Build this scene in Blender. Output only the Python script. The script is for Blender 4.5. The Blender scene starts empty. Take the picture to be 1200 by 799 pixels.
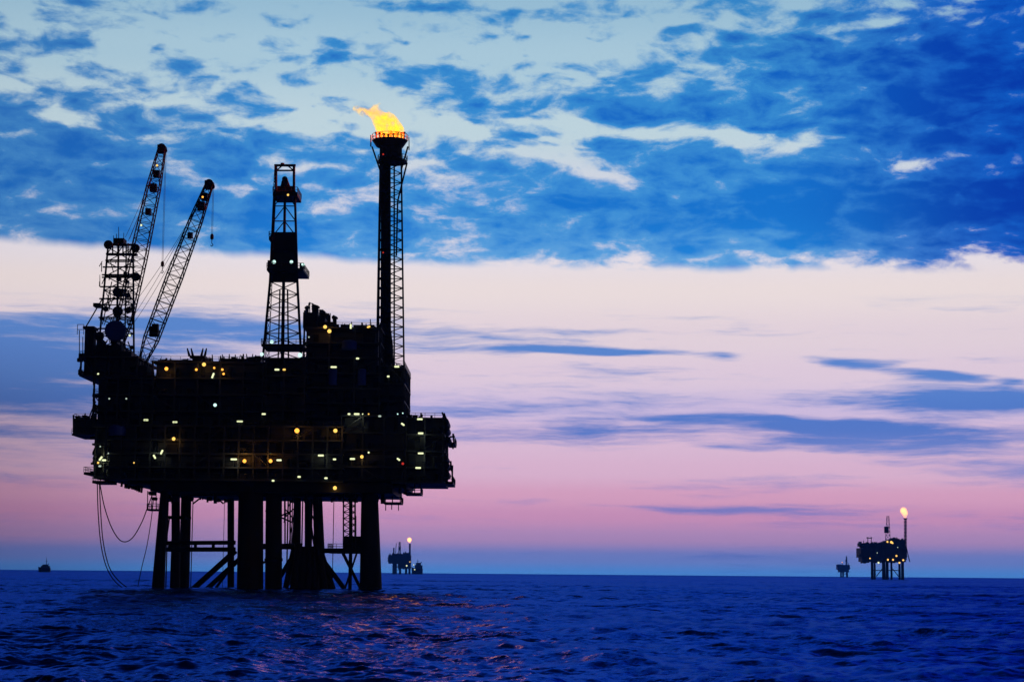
import bpy, bmesh, math, random
import numpy as np
from mathutils import Vector, Matrix
random.seed(7)
PI = math.pi
S = bpy.context.scene
COL = S.collection

# ------------------------------------------------------------------ camera
LENS_PX = 2333.0                     # focal length in photo pixels (1200 wide)
PW, PH = 1200.0, 799.0
CAM_H = 4.3
PITCH = math.atan((672.0 - 399.5) / LENS_PX)
ROLL = math.radians(0.478)
ROT = Matrix.Rotation(PI / 2 + PITCH, 3, 'X') @ Matrix.Rotation(ROLL, 3, 'Z')
cam = bpy.data.objects.new('camera', bpy.data.cameras.new('camera'))
COL.objects.link(cam)
cam.matrix_world = Matrix.Translation((0, 0, CAM_H)) @ ROT.to_4x4()
cam.data.sensor_width = 36.0
cam.data.lens = LENS_PX / PW * 36.0
cam.data.clip_start = 1.0
cam.data.clip_end = 200000.0
S.camera = cam
D = 500.0                            # metres to the front of the big platform


def ray(px, py):
    return ROT @ Vector(((px - PW / 2) / LENS_PX, -(py - PH / 2) / LENS_PX, -1.0))


def W(px, py, dy=0.0, dist=None):
    """Measured point of the photo, taken at a real distance (metres)."""
    d = ray(px, py)
    t = ((D if dist is None else dist) + dy) / d.y
    return Vector((d.x * t, d.y * t, CAM_H + d.z * t))


def azel(px, py):
    d = ray(px, py)
    return math.degrees(math.atan2(d.x, d.y)), math.degrees(math.atan2(d.z, math.hypot(d.x, d.y)))


# ------------------------------------------------------------------ materials
def srgb(r, g, b):
    f = lambda c: (c / 255 / 12.92) if c / 255 <= 0.04045 else ((c / 255 + 0.055) / 1.055) ** 2.4
    return (f(r), f(g), f(b), 1.0)


def new_mat(name):
    m = bpy.data.materials.new(name)
    m.use_nodes = True
    m.node_tree.nodes.clear()
    return m, m.node_tree.nodes, m.node_tree.links


def paint(name, a, b, scale=0.4, rough=0.6, metal=0.0):
    """Weathered paint: two colours broken up by noise, with grime streaks."""
    m, n, l = new_mat(name)
    out = n.new('ShaderNodeOutputMaterial')
    p = n.new('ShaderNodeBsdfPrincipled')
    tc = n.new('ShaderNodeTexCoord')
    mp = n.new('ShaderNodeMapping'); mp.inputs['Scale'].default_value = (1, 1, 0.35)
    nz = n.new('ShaderNodeTexNoise'); nz.inputs['Scale'].default_value = scale; nz.inputs['Detail'].default_value = 5
    mx = n.new('ShaderNodeMix'); mx.data_type = 'RGBA'
    mr = n.new('ShaderNodeMapRange'); mr.inputs[1].default_value = 0.38; mr.inputs[2].default_value = 0.66
    l.new(tc.outputs['Object'], mp.inputs['Vector']); l.new(mp.outputs[0], nz.inputs['Vector'])
    l.new(nz.outputs[0], mr.inputs[0]); l.new(mr.outputs[0], mx.inputs[0])
    mx.inputs[6].default_value = (*a, 1); mx.inputs[7].default_value = (*b, 1)
    l.new(mx.outputs[2], p.inputs['Base Color'])
    p.inputs['Roughness'].default_value = rough
    p.inputs['Metallic'].default_value = metal
    p.inputs['Specular IOR Level'].default_value = 0.25
    l.new(p.outputs[0], out.inputs[0])
    return m


def glow(name, col, strength):
    m, n, l = new_mat(name)
    out = n.new('ShaderNodeOutputMaterial')
    e = n.new('ShaderNodeEmission')
    e.inputs[0].default_value = (*col, 1); e.inputs[1].default_value = strength
    l.new(e.outputs[0], out.inputs[0])
    return m


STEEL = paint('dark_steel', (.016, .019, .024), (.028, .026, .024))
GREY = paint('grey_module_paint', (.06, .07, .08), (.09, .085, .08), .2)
LEGM = paint('leg_steel', (.03, .03, .03), (.06, .04, .03), .15, .75)
LATT = paint('lattice_steel', (.022, .028, .04), (.032, .032, .032), .3)
RUST = paint('rusty_steel', (.08, .045, .03), (.05, .045, .04), .5, .8)
BLUE = paint('blue_tank_paint', (.05, .09, .46), (.06, .1, .38), .3)
DISH = paint('dish_paint', (.22, .24, .3), (.28, .28, .32), .3)
BLACK = paint('black_rubber', (.015, .015, .016), (.02, .02, .02), .5, .7)
ORANGE_L = glow('orange_lamp_glow', (1.0, .38, .05), 2.2)
YELLOW_L = glow('yellow_lamp_glow', (1.0, .58, .12), 1.5)
WHITE_L = glow('white_lamp_glow', (.92, 1.0, .55), 1.15)
CYAN_L = glow('floodlight_glow', (.62, 1.0, .90), 1.3)
RED_L = glow('red_lamp_glow', (.5, .03, .02), 1.0)
DIM_L = glow('dim_lamp_glow', (.45, .55, .45), 1.0)


# ------------------------------------------------------------------ mesh builder
class MB:
    def __init__(self):
        self.v = []; self.f = []

    def quad_box(self, c):
        """8 corners: 0-3 bottom loop, 4-7 top loop."""
        b = len(self.v); self.v += [tuple(p) for p in c]
        for q in ((3, 2, 1, 0), (4, 5, 6, 7), (0, 1, 5, 4), (1, 2, 6, 5), (2, 3, 7, 6), (3, 0, 4, 7)):
            self.f.append(tuple(b + i for i in q))

    def box(self, x0, x1, y0, y1, z0, z1):
        if x0 > x1: x0, x1 = x1, x0
        if y0 > y1: y0, y1 = y1, y0
        if z0 > z1: z0, z1 = z1, z0
        self.quad_box([(x0, y0, z0), (x1, y0, z0), (x1, y1, z0), (x0, y1, z0),
                       (x0, y0, z1), (x1, y0, z1), (x1, y1, z1), (x0, y1, z1)])

    def ring(self, c, u, w, r, n, ph=0.0):
        b = len(self.v)
        for i in range(n):
            a = 2 * PI * i / n + ph
            self.v.append(tuple(c + u * (math.cos(a) * r) + w * (math.sin(a) * r)))
        return b

    def tube(self, a, b, r0, r1=None, n=6, cap=True):
        a, b = Vector(a), Vector(b)
        r1 = r0 if r1 is None else r1
        d = (b - a)
        if d.length < 1e-6: return
        d.normalize()
        u = d.orthogonal().normalized(); w = d.cross(u)
        ph = PI / n
        i0 = self.ring(a, u, w, r0, n, ph); i1 = self.ring(b, u, w, r1, n, ph)
        for i in range(n):
            j = (i + 1) % n
            self.f.append((i0 + i, i0 + j, i1 + j, i1 + i))
        if cap:
            self.f.append(tuple(i0 + i for i in reversed(range(n))))
            self.f.append(tuple(i1 + i for i in range(n)))

    def path(self, pts, r, n=6):
        for p, q in zip(pts, pts[1:]):
            self.tube(p, q, r, r, n)

    def ball(self, c, r, nu=14, nv=9, sx=1, sy=1, sz=1):
        c = Vector(c); b = len(self.v)
        for j in range(1, nv):
            t = PI * j / nv
            for i in range(nu):
                p = 2 * PI * i / nu
                self.v.append((c.x + r * sx * math.sin(t) * math.cos(p), c.y + r * sy * math.sin(t) * math.sin(p), c.z + r * sz * math.cos(t)))
        top = len(self.v); self.v.append((c.x, c.y, c.z + r * sz)); self.v.append((c.x, c.y, c.z - r * sz))
        for j in range(nv - 2):
            for i in range(nu):
                k = (i + 1) % nu
                self.f.append((b + j * nu + i, b + (j + 1) * nu + i, b + (j + 1) * nu + k, b + j * nu + k))
        for i in range(nu):
            k = (i + 1) % nu
            self.f.append((top, b + i, b + k))
            e = b + (nv - 2) * nu
            self.f.append((top + 1, e + k, e + i))

    def lathe(self, c, axis, prof, n=18):
        """prof: (distance along axis, radius) pairs."""
        c = Vector(c); d = Vector(axis).normalized(); u = d.orthogonal().normalized(); w = d.cross(u)
        rs = [self.ring(c + d * h, u, w, max(r, .001), n) for h, r in prof]
        for p, q in zip(rs, rs[1:]):
            for i in range(n):
                j = (i + 1) % n
                self.f.append((p + i, p + j, q + j, q + i))
        self.f.append(tuple(rs[0] + i for i in reversed(range(n))))
        self.f.append(tuple(rs[-1] + i for i in range(n)))

    def lattice(self, b4, t4, bays, rc, rb, style='X', rings=True, shrink=None):
        """Four-legged lattice between two quads, braced bay by bay."""
        b4 = [Vector(p) for p in b4]; t4 = [Vector(p) for p in t4]
        for p, q in zip(b4, t4): self.tube(p, q, rc, rc, 6)
        lv = lambda k, t: b4[k].lerp(t4[k], t)
        if shrink:
            ts = [(1 - shrink ** i) / (1 - shrink ** bays) for i in range(bays + 1)]
        else:
            ts = [i / bays for i in range(bays + 1)]
        for i in range(bays):
            for k in range(4):
                m = (k + 1) % 4
                a0, a1 = lv(k, ts[i]), lv(m, ts[i]); c0, c1 = lv(k, ts[i + 1]), lv(m, ts[i + 1])
                if rings: self.tube(c0, c1, rb, rb, 4)
                if style == 'X':
                    self.tube(a0, c1, rb, rb, 4); self.tube(a1, c0, rb, rb, 4)
                elif style == 'K':
                    md = (c0 + c1) / 2
                    self.tube(a0, md, rb, rb, 4); self.tube(a1, md, rb, rb, 4)
                else:
                    if (i + k) % 2: self.tube(a0, c1, rb, rb, 4)
                    else: self.tube(a1, c0, rb, rb, 4)

    def railing(self, pts, h=1.15, step=2.2, r=.05):
        for a, b in zip(pts, pts[1:]):
            a, b = Vector(a), Vector(b)
            n = max(1, int((b - a).length / step))
            for i in range(n + 1):
                p = a.lerp(b, i / n); self.tube(p, p + Vector((0, 0, h)), r, r, 4)
            for k in (.5, 1.0):
                self.tube(a + Vector((0, 0, h * k)), b + Vector((0, 0, h * k)), r, r, 4)

    def build(self, name, mat, parent=None, smooth=False):
        me = bpy.data.meshes.new(name)
        o = bpy.data.objects.new(name, me); COL.objects.link(o)
        off = Vector((0, 0, 0))
        if parent is not None:
            o.parent = parent
            q = parent
            while q is not None:
                off += q.location; q = q.parent
        elif self.v:
            a = np.array(self.v); lo, hi = a.min(0), a.max(0)
            off = Vector(((lo[0] + hi[0]) / 2, (lo[1] + hi[1]) / 2, lo[2])); o.location = off
        me.from_pydata([(x - off.x, y - off.y, z - off.z) for x, y, z in self.v], [], self.f)
        me.materials.append(mat)
        if smooth:
            for p in me.polygons: p.use_smooth = True
        me.update()
        return o


def tag(o, label=None, cat=None, group=None, kind=None):
    if label: o['label'] = label
    if cat: o['category'] = cat
    if group: o['group'] = group
    if kind: o['kind'] = kind
    return o


def thing(name, loc, label, cat, group=None):
    o = bpy.data.objects.new(name, None); COL.objects.link(o)
    o.location = loc; o.empty_display_size = 2
    return tag(o, label, cat, group)


def sag(a, b, drop, n=24):
    a, b = Vector(a), Vector(b)
    return [a.lerp(b, i / n) - Vector((0, 0, drop * 4 * (i / n) * (1 - i / n))) for i in range(n + 1)]


# ------------------------------------------------------------------ the big platform
plat = thing('oil_platform', (W(310, 690, 25).x, D + 25, 0),
             'huge black steel oil platform on tall legs with rows of small lit lamps', 'oil platform')


def ext(px0, px1, py0, py1, dy0, dy1, bottom_back=False):
    cx, cy = (px0 + px1) / 2, (py0 + py1) / 2
    x0, x1 = W(px0, cy, dy0).x, W(px1, cy, dy0).x
    z1 = W(cx, py0, dy0).z
    z0 = W(cx, py1, dy1 if bottom_back else dy0).z
    return x0, x1, D + dy0, D + dy1, z0, z1


MODS = []


def module(name, px0, px1, py0, py1, dy0, dy1, floors, mat=GREY, gap=2.6, bb=False, rail_top=True, bays=None, dens=1.0):
    """A storey-by-storey process module: recessed core, floor slabs, columns,
    equipment standing on the open edges, hand rails."""
    x0, x1, y0, y1, z0, z1 = ext(px0, px1, py0, py1, dy0, dy1, bb)
    MODS.append((px0, px1, py0, py1, dy0))
    m = MB()
    g = min(gap, (x1 - x0) * .2, (y1 - y0) * .3)
    m.box(x0 + g * .35, x1 - g * .35, y0 + g, y1 - g, z0 + .2, z1 - .1)
    hs = (z1 - z0) / floors
    for i in range(floors + 1):
        zz = z0 + hs * i
        m.box(x0, x1, y0, y1, zz - .38 if i else zz, zz if i else zz + .5)
    nb = bays or max(2, int((x1 - x0) / 5.5))
    for i in range(nb + 1):
        x = x0 + .32 + (x1 - x0 - .64) * i / nb
        for y in (y0 + .35, y1 - .35):
            m.box(x - .22, x + .22, y - .22, y + .22, z0 + .5, z1 - .38)
    nd = max(2, int((y1 - y0) / 7))
    for i in range(1, nd):
        y = y0 + (y1 - y0) * i / nd
        for x in (x0 + .35, x1 - .35):
            m.box(x - .21, x + .21, y - .21, y + .21, z0 + .5, z1 - .38)
    for i in range(nb):                      # diagonal bracing in some bays
        if random.random() < .45:
            f = random.randrange(floors)
            xa = x0 + .32 + (x1 - x0 - .64) * i / nb; xb = x0 + .32 + (x1 - x0 - .64) * (i + 1) / nb
            za, zb = z0 + hs * f + .3, z0 + hs * (f + 1) - .4
            if random.random() < .5: za, zb = zb, za
            m.tube((xa, y0 + .3, za), (xb, y0 + .3, zb), .16, .16, 5)
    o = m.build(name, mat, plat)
    e = MB(); gap2 = g - .7
    for f in range(floors):
        zb = z0 + hs * f + (.5 if f == 0 else 0); zt = z0 + hs * (f + 1) - .4
        x = x0 + .8
        while x < x1 - 1.2:
            w = random.uniform(.7, 3.2); h = (zt - zb) * random.uniform(.3, .92)
            w = min(w, x1 - .6 - x)
            if random.random() < .72 * dens and w > .4:
                dpt = random.uniform(.5, max(.6, gap2))
                k = random.random(); ya = y0 + g - .05
                if k < .45: e.box(x, x + w, ya - dpt, ya, zb - .02, zb + h)
                elif k < .7:
                    r = min(w / 2, dpt / 2, .9); e.lathe((x + w / 2, ya - r - .1, zb - .02), (0, 0, 1), [(0, r), (h * .85, r), (h * .95, r * .8), (h, r * .3)], 12)
                elif k < .85:
                    r = min(.75, h / 2.4, dpt / 2 + .2); e.lathe((x, ya - r - .1, zb + r + .3), (1, 0, 0), [(0, r * .5), (r * .3, r), (max(w, 1.2) - r * .3, r), (max(w, 1.2), r * .5)], 12)
                    e.box(x + .2, x + .5, ya - r * 1.4, ya, zb - .02, zb + .5)
                else:
                    for q in range(random.randint(2, 4)):
                        xx = x + q * .35; e.tube((xx, ya - .5, zb - .05), (xx, ya - .5, zt + .1), .11, .11, 6)
            x += w + random.uniform(.3, 2.2)
        if random.random() < .8:
            for q in range(random.randint(1, 3)):
                zz = zt - .35 - q * .4
                xa = random.uniform(x0, x0 + (x1 - x0) * .4); xb = random.uniform(x0 + (x1 - x0) * .6, x1)
                e.tube((xa, y0 + g - .9, zz), (xb, y0 + g - .9, zz), .13, .13, 6)
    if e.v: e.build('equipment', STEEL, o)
    r = MB()
    for f in range(floors + (1 if rail_top else 0)):
        zz = z0 + hs * f + (.5 if f == 0 else 0)
        if f == floors: zz = z1
        r.railing([(x0 + .1, y1 - .2, zz), (x0 + .1, y0 + .1, zz), (x1 - .1, y0 + .1, zz), (x1 - .1, y1 - .2, zz)], 1.15, 2.4, .05)
    r.build('railing', LATT, o)
    return o


# main storeys (photo measurements -> metres)
module('upper_deck_module', 176, 312, 423, 500, 4, 46, 4)
module('main_deck_module', 122, 402, 498, 563, 0, 50, 4, bays=16)
module('utility_module', 398, 476, 486, 566, 3, 48, 4)
module('compressor_module', 354, 446, 383, 489, 6, 44, 6)
module('flare_base_module', 436, 474, 428, 489, 8, 40, 3)
module('drill_floor_module', 306, 358, 419, 500, 3, 46, 4, rail_top=False)
module('accommodation_module', 474, 521, 489, 566, 6, 40, 4, rail_top=True)
module('crane_base_module', 108, 180, 442, 500, 2, 40, 3, bays=5)
module('utility_tower_module', 110, 134, 498, 560, 4, 30, 3, bays=2)
module('outrigger_module', 86, 112, 490, 509, 6, 26, 1, bays=2)
module('crane_pedestal_module', 93, 162, 417, 441, 4, 34, 1, bays=4)

# cellar deck under the storeys, stepping in towards the legs
c = MB()
for (a, b, t, u, d0, d1) in ((176, 460, 560, 584, 3, 48), (150, 180, 558, 574, 5, 40), (133, 152, 558, 568, 5, 36), (455, 476, 564, 578, 6, 40),
                             (222, 420, 580, 587, 10, 44), (474, 500, 564, 568, 8, 30)):
    x0, x1, y0, y1, z0, z1 = ext(a, b, t, u, d0, d1, True)
    c.box(x0, x1, y0, y1, z0, z1)
for i in range(46):                     # underside girders and pipe stubs
    px = random.uniform(180, 450); a = W(px, 584, random.uniform(6, 40))
    h = random.uniform(.6, 4.5); w2 = random.uniform(.1, .5)
    c.box(a.x - w2, a.x + w2, a.y - .3, a.y + .3, a.z - h * .3, a.z + 4)
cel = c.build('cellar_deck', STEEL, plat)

# side walkways and hanging baskets
for (a, b, t, u, d0, d1) in ((474, 493, 577, 579, 8, 20), (449, 470, 588, 590, 6, 16), (98, 122, 553, 556, 6, 16), (108, 128, 563, 566, 4, 14),
                             (172, 184, 596, 598, 4, 10), (384, 424, 643, 648, 10, 24), (524, 533, 518, 520, 8, 24), (522, 531, 564, 567, 6, 26), (84, 90, 508, 510, 8, 24)):
    x0, x1, y0, y1, z0, z1 = ext(a, b, t, u, d0, d1)
    wk = MB(); rl = MB(); wk.box(x0, x1, y0, y1, z0, z1)
    wk_o = wk.build('walkway', STEEL, plat)
    rl.railing([(x0, y1, z1), (x0, y0 + .05, z1), (x1, y0 + .05, z1), (x1, y1, z1)], 1.3, 1.8, .06)
    rl.build('railing', LATT, wk_o)
for (px, ya, yb, dd) in ((474, 564, 578, 9), (486, 564, 578, 9), (493, 568, 578, 18), (450, 580, 589, 8), (460, 580, 589, 8), (469, 578, 589, 8), (452, 589, 598, 8), (459, 589, 597, 8), (467, 589, 598, 8),
                         (110, 540, 565, 5), (118, 540, 565, 5), (127, 545, 565, 5), (173, 575, 597, 6), (183, 575, 597, 6), (178, 575, 597, 9)):
    wk = MB(); wk.tube(W(px, ya, dd), W(px, yb, dd), .12, .12, 6); wk.build('hanger', STEEL, plat)

# rounded vessels along the right end of the accommodation block, lifeboat davits, aerial stub
for (px, py, r) in ((521.5, 495, 5), (522.5, 503, 4.5), (525, 515, 3.4), (521.5, 537, 4), (522, 545, 5), (522.5, 555, 4.5)):
    v = MB()
    p = W(px, py, 10); rr = r * .2143
    v.lathe((p.x, p.y - 3, p.z), (0, 1, 0), [(0, rr * .4), (.5, rr), (16, rr), (16.5, rr * .4)], 14); v.build('vessel', STEEL, plat)
for (a, b) in (((519, 490), (521, 484)), ((521, 490), (518, 483)), ((527, 512), (533, 511)), ((531, 508), (532, 520)), ((526, 550), (530, 549)), ((530, 545), (530, 565)), ((528, 540), (529, 552)), ((530, 520), (531, 526))):
    v = MB(); v.tube(W(*a, 9), W(*b, 9), .28, .2, 6); v.build('davit', STEEL, plat)
# blue tanks catching the last skylight
for (px, py, r, h, d_) in ((390, 442, 5, 18, 5.2), (424, 442, 5, 18, 5.2), (409, 405, 9, 9, 5.6), (137, 505, 10, 10, 1.2), (133, 395, 0, 0, 0)):
    if r == 0: continue
    p = W(px, py, d_); R = r * .2143; H = h * .2143
    t = MB(); t.lathe((p.x, p.y + .3, p.z - H / 2), (0, 0, 1), [(0, R), (H, R), (H + R * .2, R * .75), (H + R * .3, R * .2)], 20); t.build('tank', BLUE, plat, False)

def pbox(m, a, b, t_, u, d0, d1):
    x0, x1, y0, y1, z0, z1 = ext(a, b, t_, u, d0, d1); m.box(x0, x1, y0, y1, z0, z1)
# odds and ends bolted along the outline: lockers, cable drums, pipe ends, vents
ro_ = random.Random(5)
for (xa, ya, xb, yb, n_) in ((109, 500, 109, 556, 12), (122, 561, 178, 578, 16), (180, 584, 222, 584, 8), (184, 423, 305, 420, 26), (356, 383, 438, 382, 14), (447, 428, 473, 428, 7), (474, 489, 519, 488, 8), (520, 492, 521, 562, 14), (452, 566, 474, 578, 8), (93, 416, 93, 440, 5), (88, 490, 110, 489, 6), (110, 445, 110, 486, 9), (398, 585, 448, 585, 8)):
    for k in range(n_):
        t_ = ro_.random(); px, py = xa + (xb - xa) * t_, ya + (yb - ya) * t_; d_ = 9 + ro_.random() * 6
        w_, h_ = ro_.uniform(.8, 3.2), ro_.uniform(.8, 3.4)
        oc = MB(); isb = ro_.random() < .65
        if isb: pbox(oc, px - w_, px + w_, py - h_, py + h_, d_, d_ + ro_.uniform(1, 4))
        else: oc.tube(W(px, py + 3, d_), W(px + ro_.uniform(-2, 2), py - ro_.uniform(2, 6), d_), ro_.uniform(.1, .3), None, 6)
        oc.build('locker' if isb else 'vent_pipe', STEEL, plat)
# roof plant: exhaust stacks and coolers on the compressor module, winch and pipes on the upper deck
st = MB()
for (a, b, t_, u, d0, d1) in ((355, 372, 366, 384, 8, 22), (371, 380, 371, 384, 10, 24), (379, 393, 377, 384, 9, 26), (399, 410, 380, 384, 8, 20), (414, 430, 381, 384, 12, 30), (432, 440, 382, 384, 10, 18)):
    pbox(st, a, b, t_, u, d0, d1)
for k in range(26):
    px = random.uniform(356, 396); tp = 359 + (px - 362) * .45 + random.uniform(-3, 3) if px > 362 else 362 + random.uniform(-3, 2)
    d_ = random.uniform(9, 22); r = random.uniform(.18, .5)
    a = W(px, 386, d_); b = W(px + random.uniform(-1, 1), min(tp, 380), d_)
    st.tube(a, b, r, r, 8)
    if random.random() < .5: st.lathe((b.x, b.y, b.z - .2), (0, 0, 1), [(0, r * 1.7), (.4, r * 1.7), (.8, r * .5)], 10)
for (px, tp) in ((363, 354), (366, 356), (370, 357), (387, 367), (385, 369), (412, 377), (434, 374), (425, 379), (404, 379), (429, 379)):
    st.tube(W(px, 385, 12), W(px, tp, 12), .16, .12, 6)
p0, p1, p2 = W(361, 366, 12), W(362, 355, 12), W(367, 356, 12); st.path([p0, p1, p2, W(369, 364, 12)], .14)
st.build('exhaust_stack', STEEL, plat)
wn = MB()
pbox(wn, 222, 240, 416.5, 419, 6, 14); pbox(wn, 227, 236, 418, 424, 7, 14)
for px, tx in ((222, 219.5), (226, 224), (236, 238), (240, 242)): wn.tube(W(px, 417, 8), W(tx, 408, 8), .35, .15, 6)
for px, tx in ((222, 219.5), (240, 242)): wn.tube(W(px, 417, 12), W(tx, 409, 12), .35, .15, 6)
wn.build('winch', STEEL, plat)
rp = MB()
for k in range(16):
    px = random.uniform(247, 304); rp.tube(W(px, 424, 9), W(px + random.uniform(-2.5, 2), 415 + random.uniform(-1, 4), 9), .2, .12, 6)
pbox(rp, 262, 300, 420, 424, 8, 20); pbox(rp, 185, 240, 421.5, 424, 10, 30); pbox(rp, 172, 184, 440, 446, 4, 12)
rp.build('roof_pipework', STEEL, plat)
# crane pedestal house clutter at the upper left
ph = MB()
for (a, b, t_, u, d0, d1) in ((92, 112, 414, 420, 6, 20), (99, 109, 384, 418, 10, 14), (112, 126, 404, 420, 8, 20), (126, 142, 404, 420, 10, 26), (140, 154, 412, 420, 10, 24), (130, 137, 396, 408, 12, 20), (158, 170, 428, 446, 5, 18), (113, 120, 398, 410, 9, 14), (97, 110, 382, 385, 9, 15)):
    pbox(ph, a, b, t_, u, d0, d1)
for px in (93, 97, 101, 105, 110): ph.tube(W(px, 416, 8), W(px, random.uniform(378, 400), 8), .12, .12, 5)
ph.railing([W(90.5, 392, 9), W(98, 392, 9)], 2.6, 1.0, .08)
for a, b in (((110, 385), (120, 402)), ((112, 395), (122, 412)), ((109, 430), (112, 490)), ((112, 440), (109, 470)), ((112, 470), (104, 490)), ((86, 486), (86, 508)), ((88, 488), (90, 490)), ((99, 489), (100, 484)), ((107, 490), (110, 478))):
    ph.tube(W(*a, 7), W(*b, 7), .2, .16, 6)
ph.build('crane_pedestal', STEEL, plat)

# legs: battered tubulars standing in the sea
def leg(name, top, bot, w0, w1, dy, mat=LEGM, flare=None, dyb=None):
    m = MB(); dyb = dy if dyb is None else dyb
    a = W(*top, dy); b = W(bot[0], bot[1], dyb)
    d_ = (b - a); 
    s = .2143 * (D + dy) / D
    k = (-9 - b.z) / d_.z if abs(d_.z) > 1e-6 else 0
    e = b + d_ * k
    m.tube(a, b, w0 * s / 2, w1 * s / 2, 20, False); m.tube(b, e, w1 * s / 2, w1 * s / 2, 20)
    if flare:
        for fy in flare:
            q = a.lerp(b, fy); m.lathe((q.x, q.y, q.z), d_, [(0, w0 * s * .56), (.7, w0 * s * .56)], 20)
    return m.build(name, mat, plat, True)
leg('leg', (193, 570), (185.5, 686), 9, 15, 8, flare=(.35, .58))
leg('leg', (207, 570), (205, 686), 8, 12, 24, flare=(.4, .6))
leg('leg', (219, 570), (215.5, 687), 11, 13, 38, flare=(.3, .6))
leg('leg', (270.5, 575), (270.5, 689), 8, 8, 34)
leg('leg', (294, 570), (293, 690), 29, 31, 6)
leg('leg', (321, 570), (320.5, 690), 19, 20, 12, flare=(.7,))
leg('leg', (371.5, 570), (376, 690), 11, 13, 18)
leg('leg', (349, 570), (346, 690), 8, 12, 22)
leg('leg', (361, 570), (361, 690), 8, 8, 40)
leg('leg', (433, 570), (434.5, 688), 19, 26, 10, flare=(.55,))
def bar(a, b, w, da, db=None):
    br = MB(); br.tube(W(*a, da), W(*b, da if db is None else db), w * .2143 / 2, None, 10); br.build('cross_brace', LEGM, plat)
bar((193, 636), (276, 635.5), 5, 12); bar((193, 643.5), (276, 643.5), 5.5, 12)
for px in (199, 229, 250, 269): bar((px, 636), (px, 644), 4, 12)
bar((276, 645), (226, 690), 7, 12); bar((288, 648), (240, 692), 6, 8); bar((274, 660), (252, 690), 3.5, 20)
bar((305, 640), (345, 640), 7, 14); bar((305, 660), (330, 652), 3, 14)
bar((350, 640), (322, 686), 6, 16); bar((362, 648), (335, 688), 5, 18); bar((374, 650), (404, 690), 6, 16); bar((366, 650), (388, 690), 7, 14); bar((352, 640), (352, 692), 8, 15); bar((363, 640), (367, 692), 9, 15)
bar((374, 645), (430, 645), 6, 14); bar((402, 648), (424, 692), 4, 16); bar((411, 640), (410, 692), 4.5, 14); bar((418, 648), (404, 690), 2.5, 18)
bar((197, 606), (218, 606), 4, 14); bar((197, 640), (204, 640), 4, 14)
bar((334, 606), (344, 596), 1.6, 20); bar((334, 596), (344, 608), 1.6, 20); bar((334, 585), (334, 640), 2, 20); bar((340, 585), (340, 640), 2, 20)
for k in range(16):
    px = random.choice((200, 215, 222, 272, 308, 312, 333, 341, 350, 358, 366, 384, 398, 414)) + random.uniform(-3, 3); d_ = random.uniform(14, 36)
    y0_, y1_ = random.choice(((583, 612), (583, 640), (604, 646), (640, 690))); bar((px, y0_), (px + random.choice((-9, -6, 0, 0, 6, 9)), y1_), random.uniform(.8, 2.0), d_)
bar((311, 598), (343, 612), 2, 24); bar((311, 612), (343, 598), 2, 24); bar((226, 590), (234, 584), 2, 14); bar((262, 590), (255, 584), 2, 20)
# pile cluster round the third leg: the widening mass at its foot
cl = MB()
for (tx, ty, bx, w) in ((345, 640, 334, 7), (351, 636, 343, 8), (357, 640, 352, 9), (362, 640, 360, 9), (368, 640, 370, 9), (373, 640, 381, 8), (376, 646, 391, 7)):
    d_ = 14 + random.uniform(-2, 3); a = W(tx, ty, d_); b = W(bx, 692, d_); cl.tube(a, b + (b - a) * .1, w * .107, None, 12)
cl.build('pile_cluster', LEGM, plat)
# risers and conductors dropping to the sea
for (px, d_, r) in ((197.5, 30, .16), (226.5, 20, .12), (221, 26, .15), (263.5, 30, .07), (338, 28, .2), (343, 30, .14), (355, 30, .18), (366, 34, .2), (391.5, 20, .1), (213, 30, .14)):
    a = W(px, 575, d_); rs = MB(); rs.tube(a, (a.x, a.y, -2), r, r, 6); rs.build('riser', LEGM, plat)
# access ladder tower beside the right leg
ld = MB()
a, b = (403, 644), (403, 580)
ld.lattice([W(402.5, 644, 10), W(416, 644, 10), W(416, 644, 13), W(402.5, 644, 13)], [W(402.5, 578, 10), W(416, 578, 10), W(416, 578, 13), W(402.5, 578, 13)], 9, .2, .1, 'Z')
pbox(ld, 402, 424, 628, 644, 12, 20); ld.tube(W(411, 578, 11), W(411, 640, 11), .5, .5, 8)
ld.build('ladder_tower', STEEL, plat)

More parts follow.
